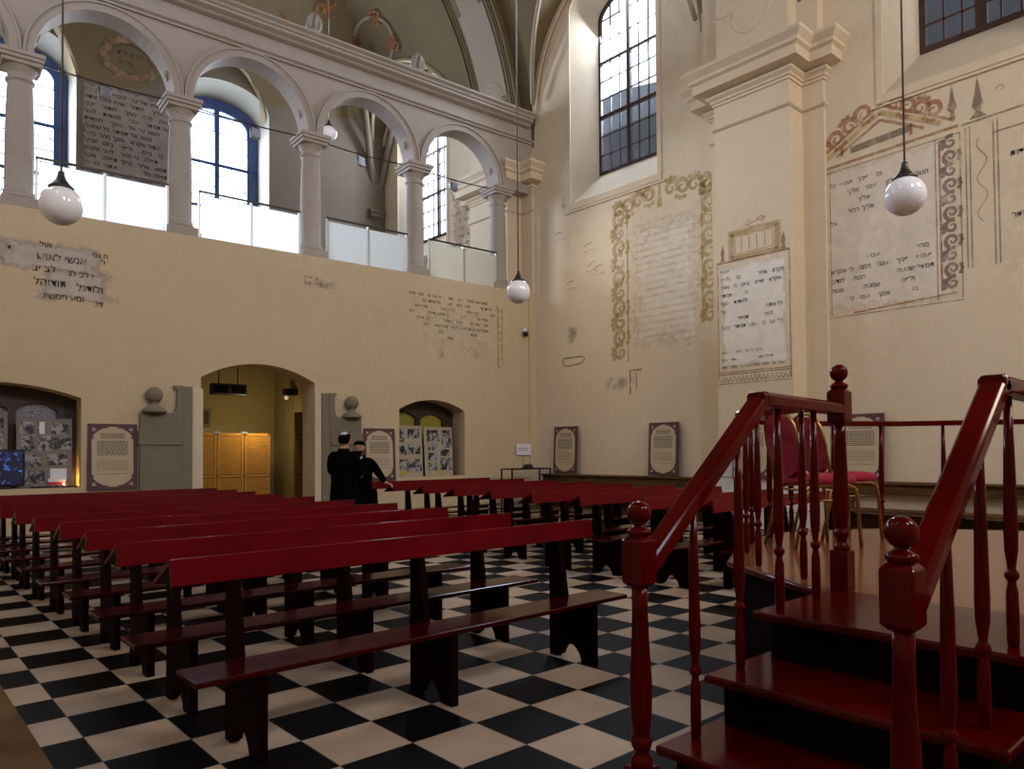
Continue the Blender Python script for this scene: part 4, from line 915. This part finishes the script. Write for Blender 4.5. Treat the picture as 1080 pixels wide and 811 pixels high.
photoboard(7.20, .15, .66, 1.17, .905, pics2, M['boardcream'], 'left one of two cream photo boards in the yellow glazed niche', notes=[(.04, .04, .28, .07, 'yellow')])
pics3 = [(.10, .70, .44, .24), (.62, .80, .30, .14), (.62, .58, .34, .20), (.12, .52, .32, .14), (.12, .32, .30, .15), (.12, .12, .30, .15), (.56, .40, .32, .14), (.54, .12, .44, .24)]
photoboard(7.92, .15, .78, 1.15, .905, pics3, M['boardcream'], 'right one of two cream photo boards in the yellow glazed niche', notes=[(.38, .05, .18, .05, 'yellow')])
r = empty('monitor', FL(-.17, .02, .905), 'black monitor showing a blue picture at the left edge', 'monitor', rz=A)
MB().box((-.35, 0, .04), (.30, .06, .64)).build('casing', M['black'], r, bevel=.015); MB().box((-.32, -.004, .08), (.27, 0, .60)).build('screen', M['screen'], r)
MB().box((-.15, 0, 0), (.12, .2, .04)).build('stand', M['black'], r); MB().box((.12, -.008, .055), (.18, -.002, .07)).build('indicator', M['screen'], r)
r = empty('candle_tray', FL(.55, .05, .905), 'low dark tray of small lights on the left niche sill', 'tray', rz=A)
MB().box((-.34, -.04, 0), (.34, .12, .02)).build('tray', M['black'], r)
for k in range(7): MB().lathe([(.018, .02), (.02, .045)], (-.28 + k * .08, .03, 0), 10).build('tealight', M['metal'], r)
MB().ball((.14, .03, .055), .014, 8, 6, (1, 1, 1.5)).build('flame', M['flame'], r)
r = empty('collection_box', FL(.60, .155, .905), 'white card with a red band on the left niche sill', 'box', rz=A)
MB().box((-.13, -.03, 0), (.13, .03, .15)).build('card', M['white'], r); MB().box((-.131, -.034, .03), (.131, -.03, .09)).build('red_band', M['redlabel'], r)
ol = bpy.data.lights.new('candle_glow', 'POINT'); ol.energy = 1.6; ol.color = (1, .5, .1); ol.shadow_soft_size = .03; oo = bpy.data.objects.new('candle_glow', ol); COL.objects.link(oo); oo.location = FL(.78, .25, 1.02)

# ------------------------------------------------------------------ information posters
def poster():
    r = empty('information_poster', (0, 0, 0)); W_, H_ = .78, 1.15
    MB().box((-W_ / 2, 0, 0), (W_ / 2, .025, H_)).build('board', M['maroon'], r)
    pts = []
    def q(cx, cz, sx_, sz_): return [(cx + sx_ * x, cz + sz_ * z) for x, z in ((0, .30), (.05, .295), (.05, .25), (.09, .17), (.16, .07), (.25, .01), (.26, 0), (.30, .02))]
    # one quarter from side to top, mirrored
    qt = [(-.325, .0), (-.325, .30), (-.29, .33), (-.305, .37), (-.25, .43), (-.15, .495), (-.09, .50), (-.07, .52), (0, .525)]
    full = qt + [(-x, z) for x, z in qt[::-1][1:]] + [(-x, -z) for x, z in qt[1:]] + [(x, -z) for x, z in qt[::-1][1:-1]]
    full = [(x, H_ / 2 + z) for x, z in full]
    F = lambda u, v, d: Vector((u, -d, v))
    plate(F, full, [], 0, .004).build('parchment', M['cream'], r)
    mb = MB(); rg_ = random.Random(5)
    for k in range(22):
        z = H_ * .5 + .39 - k * .033
        if k in (3, 12, 13, 20): continue
        w_ = .24 - (.05 if k < 3 else 0); x = -w_
        while x < w_:
            L = rg_.uniform(.03, .075); mb.box((x, -.0055, z), (min(w_, x + L), -.004, z + (.016 if k < 12 else .008))); x += L + .012
    mb.build('text_lines', M['ink'], r)
    mb = MB()
    for sx_ in (-1, 1):
        for sz_ in (-1, 1):
            cx, cz = sx_ * .315, H_ / 2 + sz_ * .50
            for a in (-.5, 0, .5):
                d = Vector((-sx_ * cos(.8 + a), -sz_ * sin(.8 + a))); mb.ribbon(lambda u, v, h: Vector((u, -.004, v)), [(cx, cz), (cx + d.x * .035, cz + d.y * .035), (cx + d.x * .075, cz + d.y * .075)], [.006, .018, .003])
    mb.build('corner_flowers', M['motif'], r)
    return r
p0 = poster()
spots = [(FL(1.41, -.06, .84), A, 'maroon framed parchment poster beside the left niche'), (FL(6.64, -.06, .84), A, 'maroon framed parchment poster right of the two men'),
         ((XR - .17, 12.56, .92), -pi / 2, 'maroon framed poster nearest the room corner on the right wall'), ((XR - .17, 9.63, .92), -pi / 2, 'maroon framed poster right of centre, above the pews'),
         ((XR - .72, 7.22, .92), -pi / 2, 'maroon framed poster on the white plinth behind the stair railing'), ((XR - .17, 5.47, .92), -pi / 2, 'maroon framed poster seen behind the platform newel post')]
for i, (loc, rz, lb) in enumerate(spots):
    o = p0 if i == 0 else dup(p0)
    o.location = loc; o.rotation_euler = (-.05, 0, rz); tag(o, lb, 'poster', 'maroon framed posters')

# long wooden bench against the right wall
for k, (y0, y1) in enumerate(((8.6, 13.3), (-3, 5.75))):
    r = empty('wall_bench', (XR - .3, (y0 + y1) / 2, 0), ['old brown wooden wall bench behind the pews, under two posters', 'old brown wooden wall bench beyond the platform railing'][k], 'bench', 'wooden benches along the right wall')
    h = (y1 - y0) / 2
    MB().box((.10, -h, .70), (.24, h, .86)).box((.04, -h, .86), (.27, h, .905)).build('back_rail', M['oldwood'], r, bevel=.01)
    MB().box((-.25, -h, .40), (.20, h, .45)).build('seat', M['oldwood'], r, bevel=.01)
    n_ = max(2, int((y1 - y0) / 1.6))
    for q in range(n_ + 1):
        y = -h + .1 + (2 * h - .2) * q / n_; MB().box((-.2, y - .03, 0), (.24, y + .03, .40)).build('leg', M['oldwood'], r)
        MB().box((.14, y - .03, .40), (.24, y + .03, .70)).build('back_post', M['oldwood'], r)
    MB().box((.16, -h, .10), (.26, h, .34)).build('lower_rail', M['oldwood'], r)

# sign, small display case, security camera
r = empty('paper_sign', FL(10.72, -.06, 1.375), 'small white paper sign fixed to the wall by the room corner', 'sign', rz=A)
MB().box((-.235, 0, 0), (.235, .01, .285)).build('paper', M['white'], r)
mb = MB()
for k in range(3):
    x = -.16
    for q in range(5): mb.box((x, -.002, .17 - k * .03), (x + .045, 0, .18 - k * .03)); x += .065
mb.build('text_lines', M['textink'], r); MB().tube([(0, .015, 0), (0, .015, -.32)], .008, 6).build('stem', M['metal'], r)
r = empty('display_case', FL(10.22, -.75, 0), 'low glass display case with black metal frame in the room corner', 'display case', rz=A)
mb = MB()
for x in (-.6, .6):
    for y in (-.2, .2): mb.box((x - .016, y - .016, 0), (x + .016, y + .016, 1.06))
for y in (-.2, .2): mb.box((-.6, y - .016, 1.03), (.6, y + .016, 1.06)); mb.box((-.6, y - .016, .5), (.6, y + .016, .53))
for x in (-.6, .6): mb.box((x - .016, -.2, 1.03), (x + .016, .2, 1.06))
mb.build('frame', M['black'], r); MB().box((-.59, -.19, 1.05), (.59, .19, 1.058)).box((-.59, -.205, .53), (.59, -.2, 1.03)).build('glass', M['glass'], r); MB().box((-.59, -.19, .50), (.59, .19, .52)).build('shelf', M['oldwood'], r)
r = empty('black_hat', FL(10.28, -.75, 1.06), 'black rounded hat lying on the display case', 'hat')
MB().ball((0, 0, .045), .11, 16, 10, (1.2, 1, .55)).build('crown', M['black'], r); MB().lathe([(.17, 0), (.17, .012), (.1, .02)], n=20).build('brim', M['black'], r)
r = empty('security_camera', FL(10.78, -.02, 4.52), 'small white and black security camera on the left wall near the corner', 'camera')
MB().box((-.05, -.06, 0), (.05, .02, .10)).build('mount', M['white'], r, bevel=.01); MB().ball((0, -.08, -.06), .07, 16, 10).build('dome', M['black'], r)

# ------------------------------------------------------------------ pews
def make_pew():
    L_ = 2.97; r = empty('pew', (0, 0, 0))
    F = lambda u, v, d: Vector((d, u, v))     # leg profile in y,z ; d along x
    archp = [(-.075, .0), (-.095, .02), (-.115, .022), (-.125, .05), (-.15, .085), (-.185, .108), (-.225, .108), (-.26, .088), (-.29, .05), (-.308, 0)]
    prof = [(0, 0), (0, .890), (-.048, .90), (-.048, .807), (-.095, .807), (-.15, .434), (-.155, .408), (-.42, .408), (-.42, 0)] + archp[::-1]
    for x in (.31, 1.43, 2.62):
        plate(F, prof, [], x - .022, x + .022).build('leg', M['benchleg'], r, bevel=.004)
    mb = MB(); mb.box((0, -.435, .408), (L_ - .03, -.155, .436)); mb.build('seat', M['seat'], r, bevel=.006)
    MB().box((0, -.0125, 0), (L_, .0125, .131), Matrix.Translation((0, -.079, .808)) @ Matrix.Rotation(radians(-9), 4, 'X')).build('backboard', M['bench'], r, bevel=.003)
    a = math.atan2(-.125, .25)
    MB().box((0, 0, -.022), (L_, .285, 0), Matrix.Translation((0, -.06, .937)) @ Matrix.Rotation(a, 4, 'X')).build('book_ledge', M['bench'], r, bevel=.002)
    for x in (.004, L_ - .026): plate(F, [(-.055, .92), (-.055, .812), (.17, .806)], [], x, x + .022).build('end_bracket', M['benchleg'], r)
    return r
pew = make_pew()
names = ['nearest', 'second', 'third', 'fourth', 'fifth', 'sixth', 'seventh', 'eighth', 'ninth', 'tenth', 'farthest']
rowsL = [(1.12, 3.775), (1.10, 4.66), (1.13, 5.56), (1.14, 6.43), (1.10, 7.23), (1.09, 8.14), (1.08, 9.02), (1.08, 9.85), (1.10, 10.55), (1.08, 11.3)]
rowsR = [(6.50, 4.30), (6.27, 5.00), (6.30, 5.95), (6.22, 6.68), (6.41, 7.69), (6.46, 8.58), (6.55, 9.50), (6.66, 10.52), (6.58, 11.45)]
first = True
for blk, rows in (('left', rowsL), ('right', rowsR)):
    for i, (x, y) in enumerate(rows):
        o = pew if first else dup(pew); first = False
        o.location = (x, y, 0)
        nm = names[i] if i < len(rows) - 1 else 'farthest'
        lb = 'dark red lacquered pew in the nearest row of the %s block' % blk if i == 0 else ('dark red lacquered pew in the farthest row of the %s block' % blk if i == len(rows) - 1 else 'dark red lacquered pew of the %s block, %s row back from the camera' % (blk, nm))
        tag(o, lb, 'pew', 'pews of the %s block' % blk)
# wooden kneeling board at lower left
r = empty('floor_boards', (.35, 4.0, 0), 'worn brown floor boards at the lower left edge', 'boards')
MB().box((-1.2, .72, 0), (.32, 3.2, .05)).build('board', M['oldwood'], r, bevel=.006); MB().box((-1.2, -1.2, 0), (.32, .71, .055)).build('board', M['oldwood'], r, bevel=.006)

# ------------------------------------------------------------------ platform, stairs, railings
HP = .762; PC = Vector((5.37, 1.16)); PR = 1.93
verts = [(PC.x + PR * cos(radians(15 + 30 * k)), PC.y + PR * sin(radians(15 + 30 * k))) for k in range(12)]
r = empty('platform', (PC.x, PC.y, 0), 'twelve sided raised wooden platform with a glossy plank floor', 'platform')
BASE = [(cos(radians(15 + 30 * k)), sin(radians(15 + 30 * k))) for k in range(12)]
BASE[3] = (-.15, .953); BASE[4] = (-.689, .684)
def PV(k, z, rr=PR): k %= 12; return (rr * BASE[k][0], rr * BASE[k][1], z)
mb = MB(); mb.add([PV(k, HP - .04, PR + .03) for k in range(12)] + [PV(k, HP, PR + .03) for k in range(12)], [tuple(range(12)), tuple(range(12, 24))] + [(k, (k + 1) % 12, 12 + (k + 1) % 12, 12 + k) for k in range(12)]); mb.build('deck', M['deck'], r)
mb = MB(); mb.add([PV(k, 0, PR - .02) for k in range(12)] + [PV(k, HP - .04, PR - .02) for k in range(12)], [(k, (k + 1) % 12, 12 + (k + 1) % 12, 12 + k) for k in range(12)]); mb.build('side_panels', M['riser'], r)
mb = MB(); mb.tube([PV(k, HP - .018, PR + .03) for k in range(13)], .02, 8, False); mb.build('nosing', M['step'], r)
r = empty('staircase', (2.8, 1.16, 0), 'dark red wooden steps leading up to the platform', 'staircase')
def S(p): return (p[0] - 2.8, p[1] - 1.16, p[2])
for k, (x0, x1, z) in enumerate(((1.86, 2.30, .19), (2.16, 2.62, .381), (2.47, 3.0, .571), (2.83, 3.56, .762))):
    MB().box(S((x0, .64, z - .035)), S((x1, 1.66, z + (.002 if k == 3 else 0)))).build('tread', M['step'], r, bevel=.010)
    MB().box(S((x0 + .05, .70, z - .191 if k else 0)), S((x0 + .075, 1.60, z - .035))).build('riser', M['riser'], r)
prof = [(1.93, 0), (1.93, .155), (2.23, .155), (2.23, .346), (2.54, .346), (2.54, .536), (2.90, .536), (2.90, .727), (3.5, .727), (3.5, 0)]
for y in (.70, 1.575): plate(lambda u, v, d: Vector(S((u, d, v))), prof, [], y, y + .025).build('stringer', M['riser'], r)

def newel(parent, x, y, z, k=1.0):
    n_ = empty('newel_post', (x, y, z)); n_.parent = parent
    w = .043
    def ch(a, b):
        q = MB(); c = .016
        ring = lambda hw, zz: [(hw, hw, zz), (-hw, hw, zz), (-hw, -hw, zz), (hw, -hw, zz)]
        q.add(ring(w - c, a) + ring(w, a + c) + ring(w, b - c) + ring(w - c, b), [(i * 4 + j, i * 4 + (j + 1) % 4, (i + 1) * 4 + (j + 1) % 4, (i + 1) * 4 + j) for i in range(3) for j in range(4)] + [(3, 2, 1, 0), (12, 13, 14, 15)]); return q
    ch(.80, .975).build('upper_block', M['rail'], n_, bevel=.004); MB().box((-w, -w, 0), (w, w, .195)).build('lower_block', M['rail'], n_, bevel=.004)
    MB().lathe([(.036, .19), (.038, .205), (.036, .22), (.026, .228), (.024, .245), (.034, .262), (.037, .275), (.034, .29), (.027, .295), (.031, .31), (.036, .36), (.0385, .44), (.037, .50), (.030, .62), (.027, .72), (.028, .81)], n=24).build('turned_shaft', M['rail'], n_)
    MB().lathe([(.03, .97), (.040, .982), (.042, .990), (.036, .998), (.024, 1.004), (.018, 1.012), (.018, 1.02)] + [(max(.001, .042 * sin(a_)), 1.052 - .042 * cos(a_)) for a_ in [radians(25 + 155 * i / 14) for i in range(15)]], n=28).build('ball_finial', M['rail'], n_)
    return n_
def baluster(parent, x, y, z0, z1):
    h = z1 - z0; n_ = MB()
    n_.lathe([(.015, 0), (.019, .01), (.020, .10), (.0185, .19), (.013, .215), (.013, .225), (.021, .235), (.023, .245), (.021, .255), (.014, .262), (.013, .272), (.021, .33), (.0225, .40), (.019, .40 + (h - .4) * .4), (.013, h)], n=14)
    o = n_.build('baluster', M['rail'], parent); o.location = (x, y, z0); return o
def railseg(mb, a, b, w=.042, h=.028):
    a, b = Vector(a), Vector(b); d = (b - a).normalized(); s_ = Vector((d.y, -d.x, 0)).normalized(); u = s_.cross(d)
    if u.z < 0: u = -u
    prof = [(-w, -h), (-w, h * .5), (-w * .7, h), (w * .7, h), (w, h * .5), (w, -h)]
    mb.add([a + s_ * p_[0] + u * p_[1] for p_ in prof] + [b + s_ * p_[0] + u * p_[1] for p_ in prof], [(i, (i + 1) % 6, 6 + (i + 1) % 6, 6 + i) for i in range(6)] + [(5, 4, 3, 2, 1, 0), (6, 7, 8, 9, 10, 11)])
def stair_rail(y, label):
    r = empty('stair_railing', (0, y, 0), label, 'railing', 'stair railings of the platform')
    newel(r, 2.01, 0, .175); newel(r, 3.56, 0, HP)
    mb = MB(); A0, B0, C0 = (2.04, 0, 1.045), (2.82, 0, 1.655), (3.53, 0, 1.640)
    railseg(mb, A0, (2.835, 0, 1.667)); railseg(mb, (2.785, 0, 1.656), C0)
    mb.build('handrail', M['rail'], r, bevel=.005)
    for x, z0 in ((2.33, .381), (2.64, .571), (2.96, HP), (3.29, HP)):
        zt = (1.045 + (x - 2.04) * .782 - .03) if x < 2.8 else 1.62
        baluster(r, x, 0, z0, zt)
stair_rail(1.60, 'left stair railing with newel posts and turned balusters')
stair_rail(.75, 'right stair railing with newel posts, cut by the right edge')
r = empty('platform_railing', (PC.x, PC.y, HP), 'thin mahogany railing running round the far side of the platform', 'railing')
pr = PR - .05
V_ = [Vector(PV(k, 0, pr)) for k in range(12)]
# entry side faces -x : vertices 5 and 6 ; railing from v5 round to v0 with a newel there
for path in ([5, 4, 3, 2, 1, 0], [6, 7, 8, 9, 10, 11]):
    mb = MB()
    P_ = [V_[k] for k in path]
    P_[0] = Vector((3.56 - PC.x, (1.60 if path[0] == 5 else .75) - PC.y, 0))
    for a_, b_ in zip(P_[:-1], P_[1:]): railseg(mb, a_ + Vector((0, 0, .90)), b_ + Vector((0, 0, .90)), .03, .022)
    mb.build('handrail', M['rail'], r)
    for a_, b_ in zip(P_[:-1], P_[1:]):
        for f_ in (.33, .80): p_ = a_.lerp(b_, f_); baluster(r, p_.x, p_.y, 0, .885)
for k in (0, 11): newel(r, V_[k].x, V_[k].y, 0)

# ------------------------------------------------------------------ banquet chairs
def chair():
    r = empty('banquet_chair', (0, 0, 0)); W_ = .40; D_ = .40
    # local: +x forward (seat front), y side
    q = MB(); 
    def rsq(cx, cy, hx, hy, z, n=20, p=4): return [(cx + hx * (abs(cos(t)) ** (2 / p)) * (1 if cos(t) > 0 else -1), cy + hy * (abs(sin(t)) ** (2 / p)) * (1 if sin(t) > 0 else -1), z) for t in [2 * pi * k / n for k in range(n)]]
    rings = [rsq(0, 0, .20, .19, .435), rsq(0, 0, .215, .205, .445), rsq(0, 0, .22, .21, .475), rsq(0, 0, .205, .195, .50), rsq(0, 0, .15, .14, .512)]
    vs = [v for rg_ in rings for v in rg_]; n = 20
    q.add(vs, [(i * n + k, i * n + (k + 1) % n, (i + 1) * n + (k + 1) % n, (i + 1) * n + k) for i in range(4) for k in range(n)] + [tuple(range(n))[::-1], tuple(range(4 * n, 5 * n))], True); q.build('seat', M['crimson'], r)
    bk = []; lean = .16
    outl = [(-.13, .04), (-.17, .12), (-.18, .25), (-.165, .36), (-.12, .43), (-.05, .455), (.05, .455), (.12, .43), (.165, .36), (.18, .25), (.17, .12), (.13, .04), (.05, .0), (-.05, 0)]
    def Bp(y, z, d): return Vector((-.215 - (z) * lean * 1.2 + d, y, .50 + z * .95))
    n = len(outl)
    vs = [Bp(y * .9, .03 + (z - .03) * .97, .035) for y, z in outl] + [Bp(y, z, .015) for y, z in outl] + [Bp(y, z, -.02) for y, z in outl]
    MB().add(vs, [tuple(range(n))] + [tuple(range(2 * n, 3 * n))[::-1]] + [(j * n + k, j * n + (k + 1) % n, (j + 1) * n + (k + 1) % n, (j + 1) * n + k) for j in range(2) for k in range(n)], False).build('backrest', M['crimson'], r)
    fr = [Bp(y * 1.06, z, -.005) for y, z in ([(-.19, -.06), (-.185, .1), (-.19, .25), (-.175, .37), (-.125, .45), (-.05, .48), (.05, .48), (.125, .45), (.175, .37), (.19, .25), (.185, .1), (.19, -.06)])]
    MB().tube(fr, .013, 8).build('back_frame', M['gold'], r)
    for sy in (-1, 1):
        y = sy * .185
        MB().tube([(.205, y * 1.05, 0), (.185, y, .36), (.165, y, .415), (.12, y, .432), (-.12, y, .432)], .013, 8).build('leg', M['gold'], r)
        MB().tube([(-.30, y * 1.05, 0), (-.20, y, .36), (-.17, y, .415), (-.12, y, .43), (-.02, y, .43)], .013, 8).build('leg', M['gold'], r)
    MB().tube([(.19, -.18, .40), (.19, .18, .40)], .009, 6).tube([(-.19, -.18, .40), (-.19, .18, .40)], .009, 6).tube([(-.185, -.18, .33), (.18, -.18, .33)], .008, 6).tube([(-.185, .18, .33), (.18, .18, .33)], .008, 6).build('stretcher', M['gold'], r)
    return r
c_ = chair(); c_.location = (5.14, 2.48, HP); c_.rotation_euler = (0, 0, radians(-31)); tag(c_, 'crimson and brass banquet chair on the platform, nearer the stairs', 'chair', 'banquet chairs on the platform')
dup(c_, (5.74, 2.58, HP), radians(-31), 'crimson and brass banquet chair on the platform, half hidden behind the first')

# ------------------------------------------------------------------ the two men
def skin(name, joints, bones, mat, parent, sub=2):
    """joints: {name: (pos, radius)}; bones: list of name pairs, first joint is the root"""
    ks = list(joints); me = bpy.data.meshes.new(name)
    me.from_pydata([joints[k][0] for k in ks], [(ks.index(a), ks.index(b)) for a, b in bones], [])
    o = bpy.data.objects.new(name, me); COL.objects.link(o); me.materials.append(mat)
    md = o.modifiers.new('skin', 'SKIN'); md.use_smooth_shade = True
    for i, k in enumerate(ks):
        rr = joints[k][1]; me.skin_vertices[0].data[i].radius = rr if isinstance(rr, tuple) else (rr, rr)
    me.skin_vertices[0].data[0].use_root = True
    s_ = o.modifiers.new('sub', 'SUBSURF'); s_.levels = sub; s_.render_levels = sub
    o.parent = parent; return o
def loft(rings, n=24):
    """rings: (z, cx, cy, rx, ry)"""
    vs = []
    for z, cx, cy, rx, ry in rings:
        for k in range(n): t = 2 * pi * k / n; vs.append((cx + rx * cos(t), cy + ry * sin(t), z))
    m_ = len(rings)
    return MB().add(vs, [(i * n + k, i * n + (k + 1) % n, (i + 1) * n + (k + 1) % n, (i + 1) * n + k) for i in range(m_ - 1) for k in range(n)] + [tuple(range(n))[::-1], tuple(range((m_ - 1) * n, m_ * n))], True)
def head(mb_skin, c, face):
    """egg head with nose, ears, brow; face = direction of the face"""
    f = Vector(face).normalized(); s_ = Vector((-f.y, f.x, 0)); c = Vector(c)
    return c, f, s_
def man(label, loc, H, rz, arm_l, arm_r, tilt, kippah, beard):
    """faces local +x; arms are lists shoulder -> elbow -> wrist in local coordinates"""
    r = empty('person', loc, label, 'person', None, rz); k = H / 1.76
    sh = 1.45 * k
    J = {'pelvis': ((0, 0, .95 * k), (.15, .12)), 'belly': ((0, 0, 1.10 * k), (.14, .11)), 'chest': ((-.01, 0, 1.32 * k), (.16, .12)), 'neck0': ((-.01, 0, sh + .03 * k), .065), 'neck1': ((.02 + tilt * .3, 0, sh + .09 * k), .058),
         'head0': ((.035 + tilt * .7, 0, sh + .15 * k), (.075, .085)), 'head1': ((.03 + tilt, 0, sh + .22 * k), (.082, .10)), 'head2': ((.02 + tilt, 0, sh + .275 * k), (.06, .07))}
    B = [('pelvis', 'belly'), ('belly', 'chest'), ('chest', 'neck0'), ('neck0', 'neck1'), ('neck1', 'head0'), ('head0', 'head1'), ('head1', 'head2')]
    for nm, sg in (('l', 1), ('r', -1)):
        J['hip' + nm] = ((0, sg * .10, .90 * k), .095); J['knee' + nm] = ((.02, sg * .11, .49 * k), .062); J['ank' + nm] = ((-.02, sg * .11, .09), .042); J['toe' + nm] = ((.16, sg * .13, .04), .035)
        B += [('pelvis', 'hip' + nm), ('hip' + nm, 'knee' + nm), ('knee' + nm, 'ank' + nm), ('ank' + nm, 'toe' + nm)]
        a_ = arm_l if sg > 0 else arm_r
        J['sh' + nm] = (a_[0], .065); J['el' + nm] = (a_[1], .045); J['wr' + nm] = (a_[2], .028)
        B += [('chest', 'sh' + nm), ('sh' + nm, 'el' + nm), ('el' + nm, 'wr' + nm)]
        # palm and fingers
        w = Vector(a_[2]); d = Vector(a_[3]).normalized(); side = d.cross(UZ); side = side.normalized() if side.length > .1 else Vector((0, 1, 0)); dn = side.cross(d).normalized() * -1
        if dn.z > 0: dn = -dn
        pm = w + d * .055; J['pm' + nm] = (tuple(pm), (.034, .018)); B.append(('wr' + nm, 'pm' + nm))
        for q, (off, ln) in enumerate(((-.030, .060), (-.010, .072), (.010, .070), (.028, .055))):
            b0 = w + d * .090 + side * off; b1 = b0 + d * ln * .55 + dn * ln * .25; b2 = b1 + d * ln * .15 + dn * ln * .5
            for nm2, pp, rr in (('a', b0, .0095), ('b', b1, .0085), ('c', b2, .0075)): J['f%d%s%s' % (q, nm2, nm)] = (tuple(pp), rr)
            B += [('pm' + nm, 'f%da%s' % (q, nm)), ('f%da%s' % (q, nm), 'f%db%s' % (q, nm)), ('f%db%s' % (q, nm), 'f%dc%s' % (q, nm))]
        t0 = w + d * .035 - side * .035 * sg; t1 = t0 + d * .035 - side * .02 * sg + dn * .01; J['ta' + nm] = (tuple(t0), .011); J['tb' + nm] = (tuple(t1), .009); B += [('pm' + nm, 'ta' + nm), ('ta' + nm, 'tb' + nm)]
    body = skin('body', J, B, M['skin'], r)
    hx = .03 + tilt; hz = sh + .215 * k
    # face: nose, eyes, mouth, ears
    mb = MB(); mb.ball((hx + .098, 0, hz - .01), .016, 10, 8, (1.3, .9, 1.6)); mb.ball((hx - .005, .088, hz - .01), .026, 10, 8, (.8, .35, 1.3)); mb.ball((hx - .005, -.088, hz - .01), .026, 10, 8, (.8, .35, 1.3)); mb.build('nose_and_ears', M['skin'], r)
    mb = MB(); mb.ball((hx + .086, .030, hz + .018), .011, 8, 6); mb.ball((hx + .086, -.030, hz + .018), .011, 8, 6); mb.build('eyes', M['black'], r)
    hair = loft([(hz - .06, hx - .06, 0, .050, .073), (hz - .01, hx - .052, 0, .070, .092), (hz + .03, hx - .045, 0, .085, .096), (hz + .06, hx - .02, 0, .100, .09), (hz + .09, hx - .015, 0, .085, .075), (hz + .108, hx - .015, 0, .035, .035)]); hair.build('hair', M['hair'], r)
    if beard:
        loft([(hz - .16, hx + .07, 0, .03, .025), (hz - .12, hx + .065, 0, .050, .050), (hz - .095, hx + .05, 0, .052, .062), (hz - .072, hx + .03, 0, .062, .076), (hz - .058, hx + .012, 0, .066, .078)], 16).build('beard', M['hair'], r)
    if kippah:
        pr_ = [(max(.001, .080 * sin(a_)), .080 * cos(a_)) for a_ in [radians(62 - 62 * i / 8) for i in range(9)]]
        MB().lathe(pr_, (hx - .035, 0, hz + .045), 20, (-.35, 0, 1)).build('skullcap', M['kippah'], r)
    # long coat
    ct_ = loft([(.42 * k, -.01, 0, .20, .235), (.50 * k, -.01, 0, .195, .23), (.85 * k, 0, 0, .175, .215), (1.05 * k, 0, 0, .155, .20), (1.25 * k, -.01, 0, .155, .215), (1.38 * k, -.015, 0, .145, .225), (1.45 * k, -.015, 0, .11, .185), (1.49 * k, -.01, 0, .085, .10), (1.53 * k, 0, 0, .075, .078)])
    coat = ct_.build('coat', M['blackcloth'], r)
    for a_ in (arm_l, arm_r):
        J2 = {'a': (a_[0], .092), 'b': (a_[1], .068), 'c': (a_[2], .050)}
        in_ = (a_[0][0] * .5, a_[0][1] * .45, a_[0][2] - .02); J2 = {'z': (in_, .09), **J2}
        skin('sleeve', J2, [('z', 'a'), ('a', 'b'), ('b', 'c')], M['blackcloth'], r)
    MB().tube([(.075, .05, 1.50 * k), (.10, .0, 1.42 * k), (.075, -.05, 1.50 * k)], .016, 8).build('shirt_collar', M['shirt'], r)
    for sg in (1, -1): MB().ball((.06, sg * .12, .05), .05, 12, 8, (2.6, .95, 1.0)).build('shoe', M['black'], r)
    mb = MB()
    for sg in (1, -1): mb.lathe([(.075, .08), (.085, .5)], (.0, sg * .11, 0), 14)
    mb.build('trousers', M['blackcloth'], r)
    return r
man('man seen from behind in a long black coat and pale skullcap, beside the doorway pier', (5.66, 10.28, 0), 1.75, radians(35), [(-.01, .19, 1.42), (.06, .25, 1.14), (.22, .14, 1.12), (1, -.3, 0)], [(-.01, -.19, 1.42), (.04, -.25, 1.14), (.20, -.16, 1.10), (1, .3, 0)], .03, True, False)
m2loc = Vector((6.17, 10.68, 0)); rz2 = radians(-128)
hand_w = Vector((6.53, 10.47, .955)); inv = Matrix.Rotation(-rz2, 4, 'Z')
hl = inv @ (hand_w - m2loc); sh_ = Vector((-.01, .17, 1.31)); el_ = sh_.lerp(hl, .52) + Vector((-.05, .02, -.03))
dd = (hl - el_); dd.z = 0
man('bearded man in a black coat facing the other, one hand resting on a pew end', m2loc, 1.63, rz2, [tuple(sh_), tuple(el_), tuple(hl), tuple(dd.normalized() + Vector((0, 0, -.25)))], [(-.01, -.18, 1.34), (.02, -.24, 1.08), (.10, -.22, .86), (.2, 0, -1)], .03, False, True)
# hang every part of an unrotated root correctly: meshes above written in world space
for o in list(bpy.data.objects):
    if o.parent and o.parent.type == 'EMPTY' and o.parent.name.split('.')[0] in ('wall_mural',):
        o.matrix_parent_inverse = Matrix.Translation(-o.parent.location)
